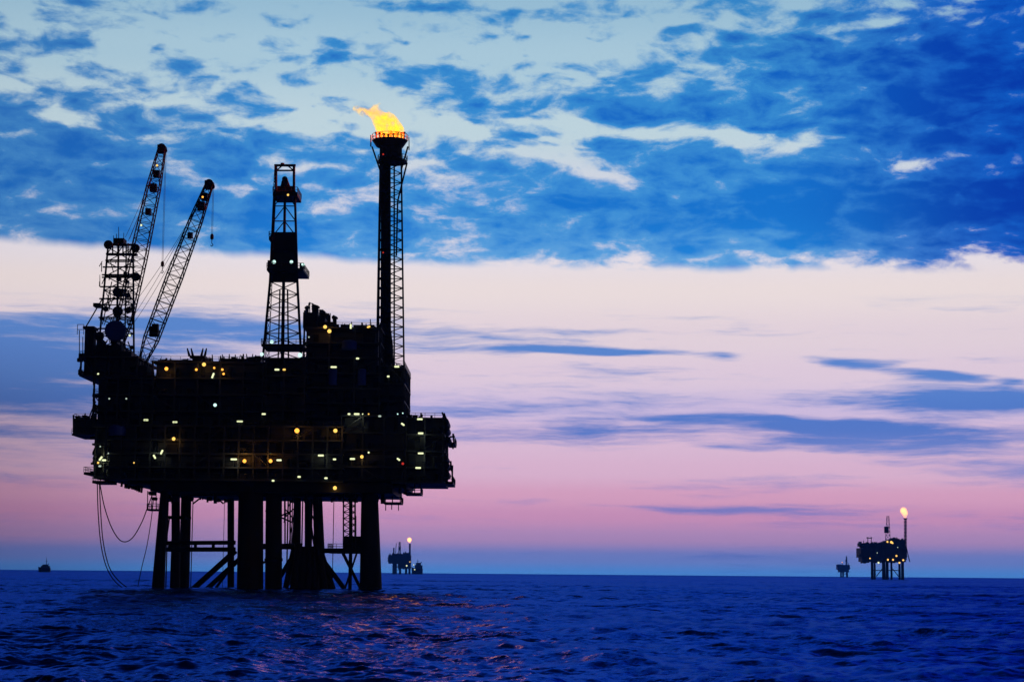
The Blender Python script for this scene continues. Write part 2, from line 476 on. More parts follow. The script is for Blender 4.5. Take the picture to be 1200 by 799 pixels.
# ---- lamps: every fitting a part, its lit lens a sub-part
def lamp(parent, px, py, kind, size, mat, ang=0.0, dy=None):
    if dy is None:
        c_ = [q[4] for q in MODS if q[0] - 1 <= px <= q[1] + 1 and q[2] - 2 <= py <= q[3] + 2]
        dy = (min(c_) if c_ else 3) - .35
    s = .2143 * (D + dy) / D; size *= random.uniform(.78, .95)
    p = W(px, py, dy); h = MB(); e = MB()
    if kind == 'tube':
        L = size * s / 2; R = .27
        dx, dz = math.cos(math.radians(ang)), math.sin(math.radians(ang))
        u = Vector((dx, 0, dz)); w_ = Vector((-dz, 0, dx))
        def bx(m, l0, l1, w0, w1, y0, y1):
            c_ = []
            for ww in (w0, w1):
                for (ll, yy) in ((l0, y0), (l1, y0), (l1, y1), (l0, y1)):
                    q = p + u * ll + w_ * ww; c_.append((q.x, q.y + yy, q.z))
            m.quad_box(c_)
        bx(h, -L - .1, L + .1, R, R + .12, -.1, .5); bx(h, -L - .1, L + .1, -R, R, .3, .5)
        e.lathe(p - u * L, u, [(0, .1), (.12, R * .85), (2 * L - .12, R * .85), (2 * L, .1)], 12)
        h.tube(p + Vector((0, .4, 0)), p + Vector((0, 3.4, .1)), .09, .09, 5)
    else:
        R = size * s / 2 * 1.0
        h.lathe((p.x, p.y + .05, p.z), (0, 1, 0), [(0, R * 1.06), (R * .35, R * 1.06), (R * .9, R * .5), (R * 1.1, R * .2)], 14)
        h.tube(p + Vector((0, R, 0)), p + Vector((0, 3.4, .1)), .09, .09, 5)
        e.ball(p, R, 14, 10, 1, .55, 1)
    ho = h.build('lamp', STEEL, parent); e.build('lens', mat, ho, True)
    ho['label'] = {'orange_lamp_glow': 'orange', 'yellow_lamp_glow': 'warm yellow', 'white_lamp_glow': 'white', 'floodlight_glow': 'bluish white', 'red_lamp_glow': 'dim red', 'dim_lamp_glow': 'faint'}[mat.name] + (' tube lamp switched on' if kind == 'tube' else ' round lamp switched on')

T, B = 'tube', 'bulb'
for (px, py, k, s, m, *r) in [
    (195, 432, B, 5.2, ORANGE_L), (230, 433, B, 3.5, ORANGE_L), (239, 427, B, 5.4, YELLOW_L), (251, 431, B, 2.6, ORANGE_L), (260.5, 433, B, 3.2, ORANGE_L), (262, 438, B, 3.4, ORANGE_L),
    (249.5, 440, T, 7, WHITE_L, 70), (115, 438, B, 2.4, WHITE_L), (148, 467, B, 2.6, DIM_L), (128, 467, B, 2.2, DIM_L), (252, 474.5, B, 4.6, CYAN_L),
    (171, 492, T, 6, WHITE_L), (205, 494.5, T, 6.5, WHITE_L), (281, 493.5, T, 8, WHITE_L), (309, 485, T, 5, WHITE_L), (203.5, 514, B, 5.2, YELLOW_L),
    (189.5, 529.5, T, 7, WHITE_L, 65), (181, 535, T, 6.5, WHITE_L, -60), (157, 542, B, 2.2, YELLOW_L), (118, 537, T, 7, WHITE_L, 55), (122, 539, T, 6, WHITE_L, 0), (127, 531, B, 2, DIM_L), (117.5, 523, B, 2, DIM_L), (115, 542, B, 3, YELLOW_L), (117, 546, T, 4, DIM_L, 0),
    (274, 538, T, 8, WHITE_L), (286.5, 540, B, 4.6, ORANGE_L), (317, 540, B, 4.6, ORANGE_L), (327, 539, T, 7.5, WHITE_L), (320, 563, T, 3.5, WHITE_L),
    (324.5, 433, T, 6, WHITE_L), (333, 433, T, 4, YELLOW_L), (381, 383, B, 5, YELLOW_L), (386, 388, B, 5, YELLOW_L), (411, 382.5, T, 6, WHITE_L, 90), (432, 383, T, 4.5, YELLOW_L, 20), (362, 395, B, 2.2, DIM_L),
    (391, 430, T, 8, WHITE_L), (419, 420, T, 4, WHITE_L), (465, 429.5, T, 7, WHITE_L), (455, 441, T, 3.5, WHITE_L), (409, 485, T, 3.5, WHITE_L), (418, 485, T, 8, WHITE_L), (425, 485, B, 1.8, WHITE_L), (432, 485, B, 2, YELLOW_L), (445, 487.5, T, 4, DIM_L),
    (348, 504.5, B, 6, ORANGE_L), (393, 504.5, B, 5.6, YELLOW_L), (492, 491, T, 7.5, WHITE_L), (472, 497, T, 5, WHITE_L, -35), (493, 507.5, T, 8, WHITE_L), (493, 531, T, 8, WHITE_L), (490, 548, T, 8, WHITE_L), (467, 538, T, 5, WHITE_L, -35), (472, 543, B, 3.2, RED_L),
    (376, 533.5, T, 8, WHITE_L), (392, 538, T, 4, WHITE_L), (413, 537.5, T, 7.5, WHITE_L), (424, 535, B, 4.2, YELLOW_L), (432, 530, B, 2.6, WHITE_L), (350.5, 558.5, T, 4.5, WHITE_L), (382, 560, T, 4.5, WHITE_L), (392.5, 571.5, B, 4.8, YELLOW_L), (466, 485, B, 2, CYAN_L), (472, 484, B, 2, CYAN_L)]:
    lamp(plat, px, py, k, s, m, r[0] if r else 0)

# light thrown by the brighter lamps on the steel round them
for (px, py, c_, e_) in ((195, 434, (1, .5, .12), 900), (239, 430, (1, .55, .15), 900), (261, 436, (1, .5, .12), 600), (203.5, 517, (1, .55, .15), 900), (286.5, 536, (1, .4, .06), 2600), (317, 537, (1, .4, .06), 1800), (348, 507, (1, .42, .08), 1400), (393, 507, (1, .5, .1), 1100), (383, 388, (1, .5, .1), 900), (120, 538, (.95, 1, .6), 1800), (392.5, 574, (1, .55, .12), 700), (418, 487, (.92, 1, .7), 900), (391, 433, (.92, 1, .7), 700), (493, 510, (.92, 1, .7), 600), (493, 534, (.92, 1, .7), 600), (274, 541, (.92, 1, .7), 700), (376, 536, (.92, 1, .7), 700), (424, 538, (1, .6, .2), 700), (184, 532, (.92, 1, .7), 700)):
    ld_ = bpy.data.lights.new('lamp_light', 'POINT'); ld_.energy = e_ * .07; ld_.color = c_; ld_.shadow_soft_size = .2
    q = bpy.data.objects.new('lamp_light', ld_); COL.objects.link(q)
    f_ = [k[4] for k in MODS if k[0] - 1 <= px <= k[1] + 1 and k[2] - 2 <= py <= k[3] + 2]
    q.location = W(px, py, (min(f_) if f_ else 3) - 1.3)

# ------------------------------------------------------------------ aerial tower
at = thing('aerial_tower', W(137, 420, 18), 'black lattice communications tower hung with round dishes at the platform left end', 'aerial tower')
m = MB()
m.lattice([W(114, 425, 14), W(157, 425, 14), W(157, 425, 21), W(114, 425, 21)], [W(126.5, 290, 15), W(156, 290, 15), W(156, 290, 20), W(126.5, 290, 20)], 8, .26, .13, 'X')
m.tube(W(136, 425, 17), W(139, 288, 17), .35, .25, 8); m.tube(W(146, 425, 16), W(148, 288, 16), .2, .2, 6)
m.tube(W(120, 380, 14), W(131, 330, 14), .15, .15, 5)
m.build('lattice', LATT, at)
m = MB(); pbox(m, 124, 160, 296.5, 298.5, 14, 16); pbox(m, 125, 158, 285.5, 287, 15, 17); pbox(m, 124, 160, 296.5, 298.5, 19, 21)
for px in (126, 132, 138, 144, 150, 157): m.tube(W(px, 297, 14), W(px, 285, 14), .2, .2, 5)
for i, px in enumerate((126, 138, 150)): m.tube(W(px, 297, 14), W(px + 8, 285, 14), .14, .14, 5)

def frame_ring(m, l, r_, y, d0, d1, th):
    q = [W(l, y, d0), W(r_, y, d0), W(r_, y, d1), W(l, y, d1)]
    for i in range(4): m.tube(q[i], q[(i + 1) % 4], th, th, 5)
for l_, r_, y_ in ((124, 158, 305), (121, 158, 313), (120, 157, 322), (120, 157, 325), (118, 157, 336), (117, 157, 350), (116, 157, 372), (115, 157, 385)): frame_ring(m, l_, r_, y_, 14, 20, .22)
for k in range(34):
    xa = random.uniform(118, 157); ya = random.uniform(300, 415); m.tube(W(xa, ya, 15 + random.random() * 4), W(min(157, xa + random.uniform(-6, 6)), ya + random.uniform(4, 16), 15 + random.random() * 4), .12, .12, 4)
for k in range(12):
    xa = random.uniform(120, 154); ya = random.uniform(304, 405); pbox(m, xa, xa + random.uniform(2, 5), ya, ya + random.uniform(2, 5), 15, 17)
pbox(m, 109, 117, 355, 359, 14, 18); m.tube(W(113, 357, 16), W(126, 357, 16), .15, .15, 5)
for a_, b_ in (((108, 386), (124, 402)), ((100, 384), (120, 350)), ((116, 420), (126, 398)), ((150, 400), (160, 428)), ((146, 405), (156, 430)), ((140, 398), (150, 425))): m.tube(W(*a_, 13), W(*b_, 13), .18, .18, 5)
pbox(m, 133, 144, 338, 346, 15, 18)
m.build('gallery', STEEL, at)
m = MB()
for px, t_ in ((133, 276), (139, 266), (136.5, 274), (145, 273), (142, 279), (117, 322), (116.5, 330)):
    m.tube(W(px, 286 if px > 120 else 336, 17), W(px, t_, 17), .13, .08, 5)
m.box(*[f for f in ext(133, 145, 279, 286, 15, 19)])
m.build('aerial', STEEL, at)
for (px, py, r, d_, mt) in ((127, 287, 5.4, 12.5, STEEL), (159, 291, 5.2, 12.5, STEEL), (159.5, 324.5, 5, 12.5, STEEL), (137, 342, 5.3, 12.5, STEEL), (138, 365, 6.2, 12, STEEL), (116.5, 394, 5.6, 12, STEEL),
                        (150, 346, 3.2, 13, STEEL), (150, 364, 3.6, 13, STEEL), (124, 362, 3.4, 13, STEEL), (135.5, 388, 12.5, 11.5, BLUE), (135, 408, 6, 12, STEEL)):
    p = W(px, py, d_); R = r * .2143 * 1.02; q = MB()
    q.lathe((p.x, p.y, p.z), (random.uniform(-.35, .35), -1, random.uniform(-.1, .1)), [(-R * .55, R * .25), (-R * .42, R * .7), (-.05, R), (.32 * R, R), (.42 * R, R * .9), (.46 * R, .02)], 22)
    q.tube(p + Vector((0, R * .4, 0)), (p.x, D + 16, p.z), .22, .22, 6)
    q.build('dish', mt, at)
lamp(at, 152, 393, B, 3, WHITE_L, 0, 13)

# ------------------------------------------------------------------ cranes
def crane(label, foot, tip, prof, dy, back, hook_y, guys, lamps_, cabs):
    r = thing('crane', W(foot[0], foot[1], dy), label, 'crane', 'lattice boom cranes on the platform')
    s = .2143 * (D + dy) / D
    A, Bp = W(*foot, dy), W(*tip, dy)
    d_ = (Bp - A).normalized(); side = Vector((0, 1, 0)); nrm = d_.cross(side).normalized()
    m = MB(); secs = []
    for t_, w_ in prof:
        c_ = A.lerp(Bp, t_); h = w_ * s / 2; k = max(h * .8, .4)
        secs.append([c_ - nrm * h - side * k, c_ + nrm * h - side * k, c_ + nrm * h + side * k, c_ - nrm * h + side * k])
    for i, (q0, q1) in enumerate(zip(secs, secs[1:])):
        L = (Vector(q1[0]) - Vector(q0[0])).length
        m.lattice(q0, q1, max(2, round(L / 2.4)), .17, .08, 'Z')
    m.build('boom', LATT, r)
    m = MB(); h = W(*tip, dy)
    for k in (-.9, .9): m.lathe((h.x, h.y + k - .25, h.z), (0, 1, 0), [(0, 1.15), (.5, 1.15)], 16)
    m.lathe((h.x + .7, h.y - .4, h.z - .6), (0, 1, 0), [(0, .7), (.8, .7)], 14); m.box(h.x - 1.1, h.x + .7, h.y - 1.3, h.y + 1.3, h.z - 1.3, h.z + .8)
    m.build('boom_head', STEEL, r)
    for t_, w_ in cabs:
        m = MB(); c_ = A.lerp(Bp, t_); m.box(c_.x - w_, c_.x + w_, c_.y - .9, c_.y + .9, c_.z - w_ * 1.2, c_.z + w_ * 1.2); m.build('boom_fitting', STEEL, r)
    m = MB(); t0 = h + Vector((1.0, 0, -.4)); hk = W(hook_y[0], hook_y[1], dy); hk.x = t0.x; hk.y = t0.y
    for k in (-.14, .14): m.tube(t0 + Vector((k, 0, 0)), hk + Vector((k, 0, 0)), .045, .045, 4)
    ho = m.build('hoist_line', STEEL, r)
    m = MB(); m.lathe(hk - Vector((0, 0, 1.6)), (0, 0, 1), [(0, .15), (.3, .45), (1.2, .45), (1.6, .2)], 10); m.tube(hk - Vector((0, 0, 1.6)), hk - Vector((0, 0, 2.5)), .1, .1, 5)
    m.path([hk - Vector((0, 0, 2.5)), hk - Vector((-.35, 0, 2.9)), hk - Vector((0, 0, 3.3)), hk - Vector((.35, 0, 3.0))], .1)
    m.build('hook', STEEL, ho)
    m = MB()
    for (p, q, dr) in guys:
        m.path(sag(W(*p, dy), W(*q, back), dr, 14), .055, 4)
    m.build('boom_cable', STEEL, r)
    m = MB(); f = A
    m.box(f.x - 2.2, f.x + 2.0, f.y - 2.2, f.y + 2.2, f.z - 3.2, f.z + .2); m.lathe((f.x, f.y, f.z - 7), (0, 0, 1), [(0, 1.8), (4, 1.8)], 16)
    m.box(f.x + .4, f.x + 2.4, f.y - 3.6, f.y - 2.2, f.z - 2.6, f.z + .4)
    m.build('crane_house', STEEL, r)
    for (px, py, sz, mt) in lamps_: lamp(r, px, py, B, sz, mt, 0, dy - 2.2)
    return r
crane('tall crane with steep lattice boom rising behind the dish tower', (139, 408), (190, 174), [(0, 7), (.14, 17), (.45, 18.5), (.8, 15), (1, 8)], 30, 24, (194, 306),
      [((186, 186), (147, 278), .6), ((184, 192), (150, 283), .8), ((176, 214), (152, 280), .4)], [(184, 194, 3, YELLOW_L), (165.5, 264, 2.6, WHITE_L)], [(.80, .9), (.68, .7), (.87, .8)])
crane('shorter crane with lattice boom leaning right over the deck', (164, 432), (245.5, 216), [(0, 6), (.16, 16), (.5, 17), (.8, 14), (1, 8)], 8, 12, (250, 274),
      [((236, 230), (158, 368), 1.2), ((234, 236), (157, 378), 2.0), ((230, 244), (160, 352), .8)], [(237.5, 231, 2.6, ORANGE_L)], [(.2, 1.1), (.22, .8), (.88, .9), (.72, .6), (.93, .8)])

# ------------------------------------------------------------------ derrick
dk = thing('drilling_derrick', W(331, 419, 22), 'tapering black drilling derrick with dark cladding and floodlights in the middle of the platform', 'derrick')
def q4(l, r, y, d0, d1): return [W(l, y, d0), W(r, y, d0), W(r, y, d1), W(l, y, d1)]
m = MB()
m.lattice(q4(308, 353, 421, 15, 25), q4(316.5, 348.5, 330, 16, 24), 6, .34, .13, 'X')
m.lattice(q4(316.5, 348.5, 330, 16, 24), q4(322.5, 345.5, 224, 17.5, 22.5), 6, .32, .13, 'K')
m.lattice(q4(311, 315, 421, 12.5, 13.5), q4(322, 324.5, 194, 15, 16), 26, .1, .06, 'Z')     # ladder run on the left
m.tube(W(331, 420, 20), W(334, 225, 20), .5, .35, 8); m.tube(W(326, 420, 20), W(328, 340, 20), .2, .2, 6); m.tube(W(338, 420, 20), W(337, 340, 20), .22, .22, 6)
m.build('lattice', LATT, dk)
m = MB()
m.quad_box(q4(315.8, 350, 331, 15.4, 24.4) + q4(317.8, 348.2, 297, 15.9, 24.0))
m.quad_box(q4(318.6, 347.6, 297.3, 17, 23) + q4(318.9, 347.2, 292, 17, 23))
m.quad_box(q4(317.9, 348, 292.3, 16, 24) + q4(320.3, 346.2, 272, 16.5, 23.4))
m.build('cladding', STEEL, dk)
for (l, r, t_, u, a, b) in ((312.5, 355.5, 314, 317, 12, 27), (319.5, 348.5, 225, 229.5, 15, 25), (306, 355, 403, 405.5, 13, 27), (315, 319, 277, 281, 14, 18)):
    x0, x1, y0, y1, z0, z1 = ext(l, r, t_, u, a, b); m = MB(); m.box(x0, x1, y0, y1, z0, z1)
    ro = m.build('platform_ring', STEEL, dk); m = MB()
    m.railing([(x0, y0, z1), (x1, y0, z1), (x1, y1, z1), (x0, y1, z1), (x0, y0, z1)], 1.3, 1.6, .07); m.build('railing', LATT, ro)
for q in ((313.5, 316.5, 305, 316, 14, 16), (351, 355, 308, 317, 14, 18), (325, 344, 218, 225, 18, 22)):
    m = MB(); pbox(m, *q); m.build('winch_cabin', STEEL, dk)
m = MB()                                            # open crown frame with sheave block
for l in (323.5, 344.5):
    for d_ in (17.5, 22.5): m.tube(W(l, 226, d_), W(l, 194, d_), .36, .36, 6)
for d_ in (17.5, 22.5):
    m.tube(W(321.5, 194, d_), W(346.5, 194, d_), .38, .38, 6); m.tube(W(323, 200, d_), W(345, 200, d_), .25, .25, 6)
    m.tube(W(324, 200, d_), W(331, 194, d_), .18, .18, 5); m.tube(W(344, 200, d_), W(337, 194, d_), .18, .18, 5)
for l in (323.5, 344.5): m.tube(W(l, 194, 17.5), W(l, 194, 22.5), .36, .36, 6)
m.lathe(W(331, 193.5, 20), (0, 0, 1), [(0, .5), (.5, .5), (.6, .1)], 10)
p = W(334, 215, 20); m.lathe((p.x, p.y - 1, p.z), (0, 1, 0), [(0, .9), (2, .9)], 16); p = W(334, 210.5, 20); m.lathe((p.x, p.y - .7, p.z), (0, 1, 0), [(0, .75), (1.4, .75)], 14)
m.tube(W(329, 224, 20), W(333, 208, 20), .5, .3, 6); m.tube(W(340, 224, 20), W(335, 208, 20), .5, .3, 6)
m.build('crown_block', STEEL, dk)
for (px, py, sz, mt, d_) in ((321, 307, 5, CYAN_L, 14.6), (341.5, 307, 5, CYAN_L, 14.6), (355, 310, 4.2, CYAN_L, 13.4), (337.5, 228.5, 3, YELLOW_L, 14.4), (318.5, 400.5, 4.6, CYAN_L, 14), (306.8, 415, 5, CYAN_L, 12.5), (351.5, 416, 5.6, CYAN_L, 12.5)):
    lamp(dk, px, py, B, sz, mt, 0, d_)

# ------------------------------------------------------------------ flare tower
ft = thing('flare_tower', W(457, 430, 24), 'tallest thin black flare stack with a lattice side carrying the big burning flame', 'flare tower')
m = MB()
a = W(452, 440, 24); b = W(452.2, 170, 24); m.tube(a, b, 1.45, 1.3, 20)
m.lathe(W(450, 440, 24), (0, 0, 1), [(0, 2.6), (8, 2.3), (13, 1.6), (14, 1.3)], 20)
m.tube(W(443, 425, 22), W(446, 200, 22), .25, .2, 6)
m.build('stack', LEGM, ft, True)
m = MB()
m.lattice(q4(441, 473.5, 440, 20, 27), q4(446, 470, 170, 21.5, 26), 24, .24, .10, 'X')
for a_, b_ in (((436, 172), (447.5, 206)), ((477, 191), (466, 236)), ((466, 236), (464.5, 300)), ((478, 172), (470, 200)), ((462, 430), (462, 190))):
    m.tube(W(*a_, 21.5), W(*b_, 21.5), .22, .22, 6)
m.build('lattice', LATT, ft)
m = MB(); c_ = W(457, 166, 24)
def disc(m, px, py, rpx, t_, b_=None):
    p = W(px, py, 24); m.lathe((p.x, p.y, p.z), (0, 0, 1), [(-t_, (b_ or rpx) * .2143), (0, rpx * .2143)], 16)
disc(m, 457, 165, 22.5, 1.7, 17); disc(m, 460, 188.5, 18.5, .7); disc(m, 458, 172, 13, 3.2)
m.build('flare_platform', STEEL, ft)
m = MB()
for (px, py, rpx, h) in ((457, 165, 22.5, 1.5), (460, 188.5, 18.5, 1.3)):
    p = W(px, py, 24); R = rpx * .2143
    m.railing([(p.x + R * math.cos(i * PI / 8), p.y + R * math.sin(i * PI / 8), p.z) for i in range(17)], h, 1.6, .07)
m.tube(W(434.5, 172, 24), W(434.5, 158.5, 24), .2, .15, 5); m.tube(W(479.3, 176, 24), W(479.3, 161, 24), .15, .1, 5)
m.build('railing', LATT, ft)
m = MB()
for (px, d_, t_) in ((441, 24, 157.5), (445, 22.5, 158), (450, 22, 159), (455, 21.5, 160), (461, 21.5, 159), (466, 22, 158), (470, 23, 158.5), (473.5, 24, 157.5), (452, 26, 159), (464, 26, 158), (447, 25.5, 158), (458, 24, 157)):
    p = W(px, 165, d_); q = W(px, t_, d_); m.tube(p, q, .28, .22, 8); m.lathe(q, (0, 0, 1), [(0, .2), (.15, .38), (.6, .42)], 8)
m.build('burner', RUST, ft)
for (px, py, sz) in ((449, 181, 2.6), (449, 296, 2.2)): lamp(ft, px, py, B, sz, RED_L, 0, 19.5)


# ------------------------------------------------------------------ flames
def flame_mat(name, dens, scale, soot=1.3, absorb=(.96, .70, .10, 1), lo=.40):
    m, n, l = new_mat(name)
    out = n.new('ShaderNodeOutputMaterial')
    tc = n.new('ShaderNodeTexCoord')
    nz = n.new('ShaderNodeTexNoise'); nz.inputs['Scale'].default_value = scale; nz.inputs['Detail'].default_value = 3
    mr = n.new('ShaderNodeMapRange'); mr.inputs[1].default_value = lo; mr.inputs[2].default_value = .60; mr.inputs[3].default_value = .10; mr.inputs[4].default_value = 1.0
    mx = n.new('ShaderNodeMix'); mx.data_type = 'RGBA'
    mx.inputs[6].default_value = (1, .22, .01, 1); mx.inputs[7].default_value = (1, .50, .04, 1)
    mu = n.new('ShaderNodeMath'); mu.operation = 'MULTIPLY'; mu.inputs[1].default_value = dens
    em = n.new('ShaderNodeEmission'); ab = n.new('ShaderNodeVolumeAbsorption'); ab.inputs[0].default_value = absorb
    m2 = n.new('ShaderNodeMath'); m2.operation = 'MULTIPLY'; m2.inputs[1].default_value = soot
    ad = n.new('ShaderNodeAddShader')
    l.new(tc.outputs['Object'], nz.inputs['Vector']); l.new(nz.outputs[0], mr.inputs[0]); l.new(mr.outputs[0], mx.inputs[0])
    l.new(mr.outputs[0], mu.inputs[0]); l.new(mu.outputs[0], em.inputs[1]); l.new(mx.outputs[2], em.inputs[0])
    l.new(mu.outputs[0], m2.inputs[0]); l.new(m2.outputs[0], ab.inputs[1])
    l.new(em.outputs[0], ad.inputs[0]); l.new(ab.outputs[0], ad.inputs[1]); l.new(ad.outputs[0], out.inputs['Volume'])
    return m


def flame(name, chains, dist, vox, mat, label, noise):
    m = MB()
    for pts in chains:
        n = 40; s = dist / LENS_PX
        P = [(W(px, py, 0, dist), r * s) for px, py, r in pts]
        for (a, ra), (b, rb) in zip(P, P[1:]):
            k = max(3, int((b - a).length / (vox * 2)))
            for i in range(k):
                t_ = i / k; c_ = a.lerp(b, t_); r = ra + (rb - ra) * t_
                r *= 1 + random.uniform(-.12, .12)
                c_ = c_ + Vector((random.uniform(-1, 1), random.uniform(-1, 1), random.uniform(-1, 1))) * r * noise
                m.ball(c_, r, 10, 7)
    o = m.build(name, mat)
    tag(o, label, 'flame', 'burning gas flares')
    md = o.modifiers.new('skin', 'REMESH'); md.mode = 'VOXEL'; md.voxel_size = vox; md.use_smooth_shade = True
    return o
FL = flame_mat('flame_gas', .6, .7)
big = [[(461, 162, 13), (460, 156, 13.5), (453, 147, 12.5), (445, 139, 9.5), (438, 133, 6.5), (428, 130.5, 5.2), (419, 128.5, 3.6), (411.5, 128, 2.0)],
       [(449, 142, 8), (444, 131, 6), (440, 126, 3.6), (437, 122.5, 1.5)], [(466, 160, 8), (462, 147, 6), (455, 139, 4), (449, 132, 2)],
       [(452, 164, 9), (448, 158, 6)], [(425, 137, 1.6), (417, 133, 1.0)], [(446, 121.5, 1.5), (442, 119.5, .9)], [(459, 134, 1.6), (454, 129, 1)], [(428, 131, 3), (419, 126, 2.4), (413, 125, 1.4)]]
flame('flame', big, D + 24, .45, FL, 'large orange and yellow flame streaming left from the near platform flare stack', .25)
lp = bpy.data.lights.new('flame_light', 'POINT'); lp.energy = 130000; lp.color = (1, .10, .015); lp.shadow_soft_size = 2.2
lo = bpy.data.objects.new('flame_light', lp); COL.objects.link(lo); lo.location = W(452, 148, 24)


# ------------------------------------------------------------------ far platforms and boats
def far_platform(label, dist, px0, base, spec, lamps_):
    """spec in photo pixels measured from the picture, built at its own distance."""
    s = dist / LENS_PX
    r = thing('oil_platform', (W(px0, base, 0, dist).x, dist, 0), label, 'oil platform', 'distant oil platforms on the horizon')
    Wd = lambda px, py, dd=0: W(px, py, dd, dist)
    def fbox(m, a, b, t_, u, d0, d1):
        cx = (a + b) / 2; x0, x1 = Wd(a, u).x, Wd(b, u).x; m.box(x0, x1, dist + d0, dist + d1, Wd(cx, u).z, Wd(cx, t_).z)
    m = MB()
    for q in spec['deck']: fbox(m, *q)
    m.build('deck', GREY, r)
    m = MB()
    for q in spec['clutter']:
        m.tube(Wd(q[0], q[1], 8), Wd(q[2], q[3], 8), q[4] * s / 2, None, 6)
    rg = random.Random(int(dist)); kf = 1.0 if dist < 5000 else (.6 if dist < 9000 else .3)
    for q in spec['deck']:
        for k in range(int((q[1] - q[0]) * 1.3)):
            px = rg.uniform(q[0], q[1]); hgt = rg.uniform(.3, 2.2) * kf; wd = rg.uniform(.2, .8) * kf
            fbox(m, px, px + wd, q[2] - hgt, q[2] + .4, q[4] + rg.uniform(0, 12), q[4] + rg.uniform(13, 24))
        for k in range(int((q[1] - q[0]) * .7)):
            px = rg.uniform(q[0], q[1]); hgt = rg.uniform(.3, 1.4) * kf; wd = rg.uniform(.3, 1.2)
            fbox(m, px, px + wd, q[3] - .5, q[3] + hgt, q[4] + rg.uniform(0, 12), q[4] + rg.uniform(13, 24))
        for k in range(4):
            yy = rg.uniform(q[2], q[3]); e_ = rg.choice((q[0], q[1]))
            fbox(m, e_ - rg.uniform(.2, 1), e_ + rg.uniform(.2, 1), yy, yy + rg.uniform(.3, .9), q[4] + 2, q[4] + 14)
    m.build('deck_equipment', STEEL, r)
    for (px, top, w_, dd) in spec['legs']:
        m = MB(); a = Wd(px, top, dd); m.tube((a.x, a.y, -6), a, w_ * s / 2 * 1.1, w_ * s / 2, 12); m.build('leg', LEGM, r)
    m = MB()
    for q in spec['braces']: m.tube(Wd(q[0], q[1], 12), Wd(q[2], q[3], 12), q[4] * s / 2, None, 6)
    m.build('cross_brace', LEGM, r)
    m = MB(); (cx, b, t_, wb, wt) = spec['derrick']
    k = wb * s * .9
    m.lattice([Wd(cx - wb / 2, b, 10), Wd(cx + wb / 2, b, 10), Wd(cx + wb / 2, b, 10 + k), Wd(cx - wb / 2, b, 10 + k)],
              [Wd(cx - wt / 2, t_, 10 + k * .3), Wd(cx + wt / 2, t_, 10 + k * .3), Wd(cx + wt / 2, t_, 10 + k * .7), Wd(cx - wt / 2, t_, 10 + k * .7)], 7, .34 * s, .2 * s, 'X')
    y0 = b + (t_ - b) * .38; y1 = b + (t_ - b) * .62
    x0, x1 = Wd(cx - wb * .40, y0).x, Wd(cx + wb * .40, y0).x
    m.box(x0, x1, dist + 10 + k * .2, dist + 10 + k * .8, Wd(cx, y0).z, Wd(cx, y1).z)
    m.build('derrick', LATT, r)
    if 'flare' in spec:
        m = MB(); (fx, b, t_, w_) = spec['flare']
        m.tube(Wd(fx, b, 12), Wd(fx, t_, 12), w_ * s * .3, w_ * s * .22, 10)
        k = w_ * s * .9
        m.lattice([Wd(fx - w_ / 2, b, 10), Wd(fx + w_ / 2, b, 10), Wd(fx + w_ / 2, b, 10 + k), Wd(fx - w_ / 2, b, 10 + k)],
                  [Wd(fx - w_ / 2, t_, 10), Wd(fx + w_ / 2, t_, 10), Wd(fx + w_ / 2, t_, 10 + k), Wd(fx - w_ / 2, t_, 10 + k)], 12, .34 * s, .2 * s, 'Z')
        p = Wd(fx, t_, 12); m.lathe((p.x, p.y, p.z), (0, 0, 1), [(-1.5, w_ * s * .5), (0, w_ * s * .8), (1, w_ * s * .8)], 12)
        m.build('flare_stack', STEEL, r)
    for (px, py, sz, mt) in lamps_:
        p = Wd(px, py, -1.2); h = MB(); R = sz * s / 2
        h.lathe((p.x, p.y + .1, p.z), (0, 1, 0), [(0, R * 1.1), (R * .5, R * 1.0), (R, R * .4)], 10); ho = h.build('lamp', STEEL, r)
        e = MB(); e.ball(p, R, 10, 8, 1, .6, 1); e.build('lens', mt, ho, True)
    return r
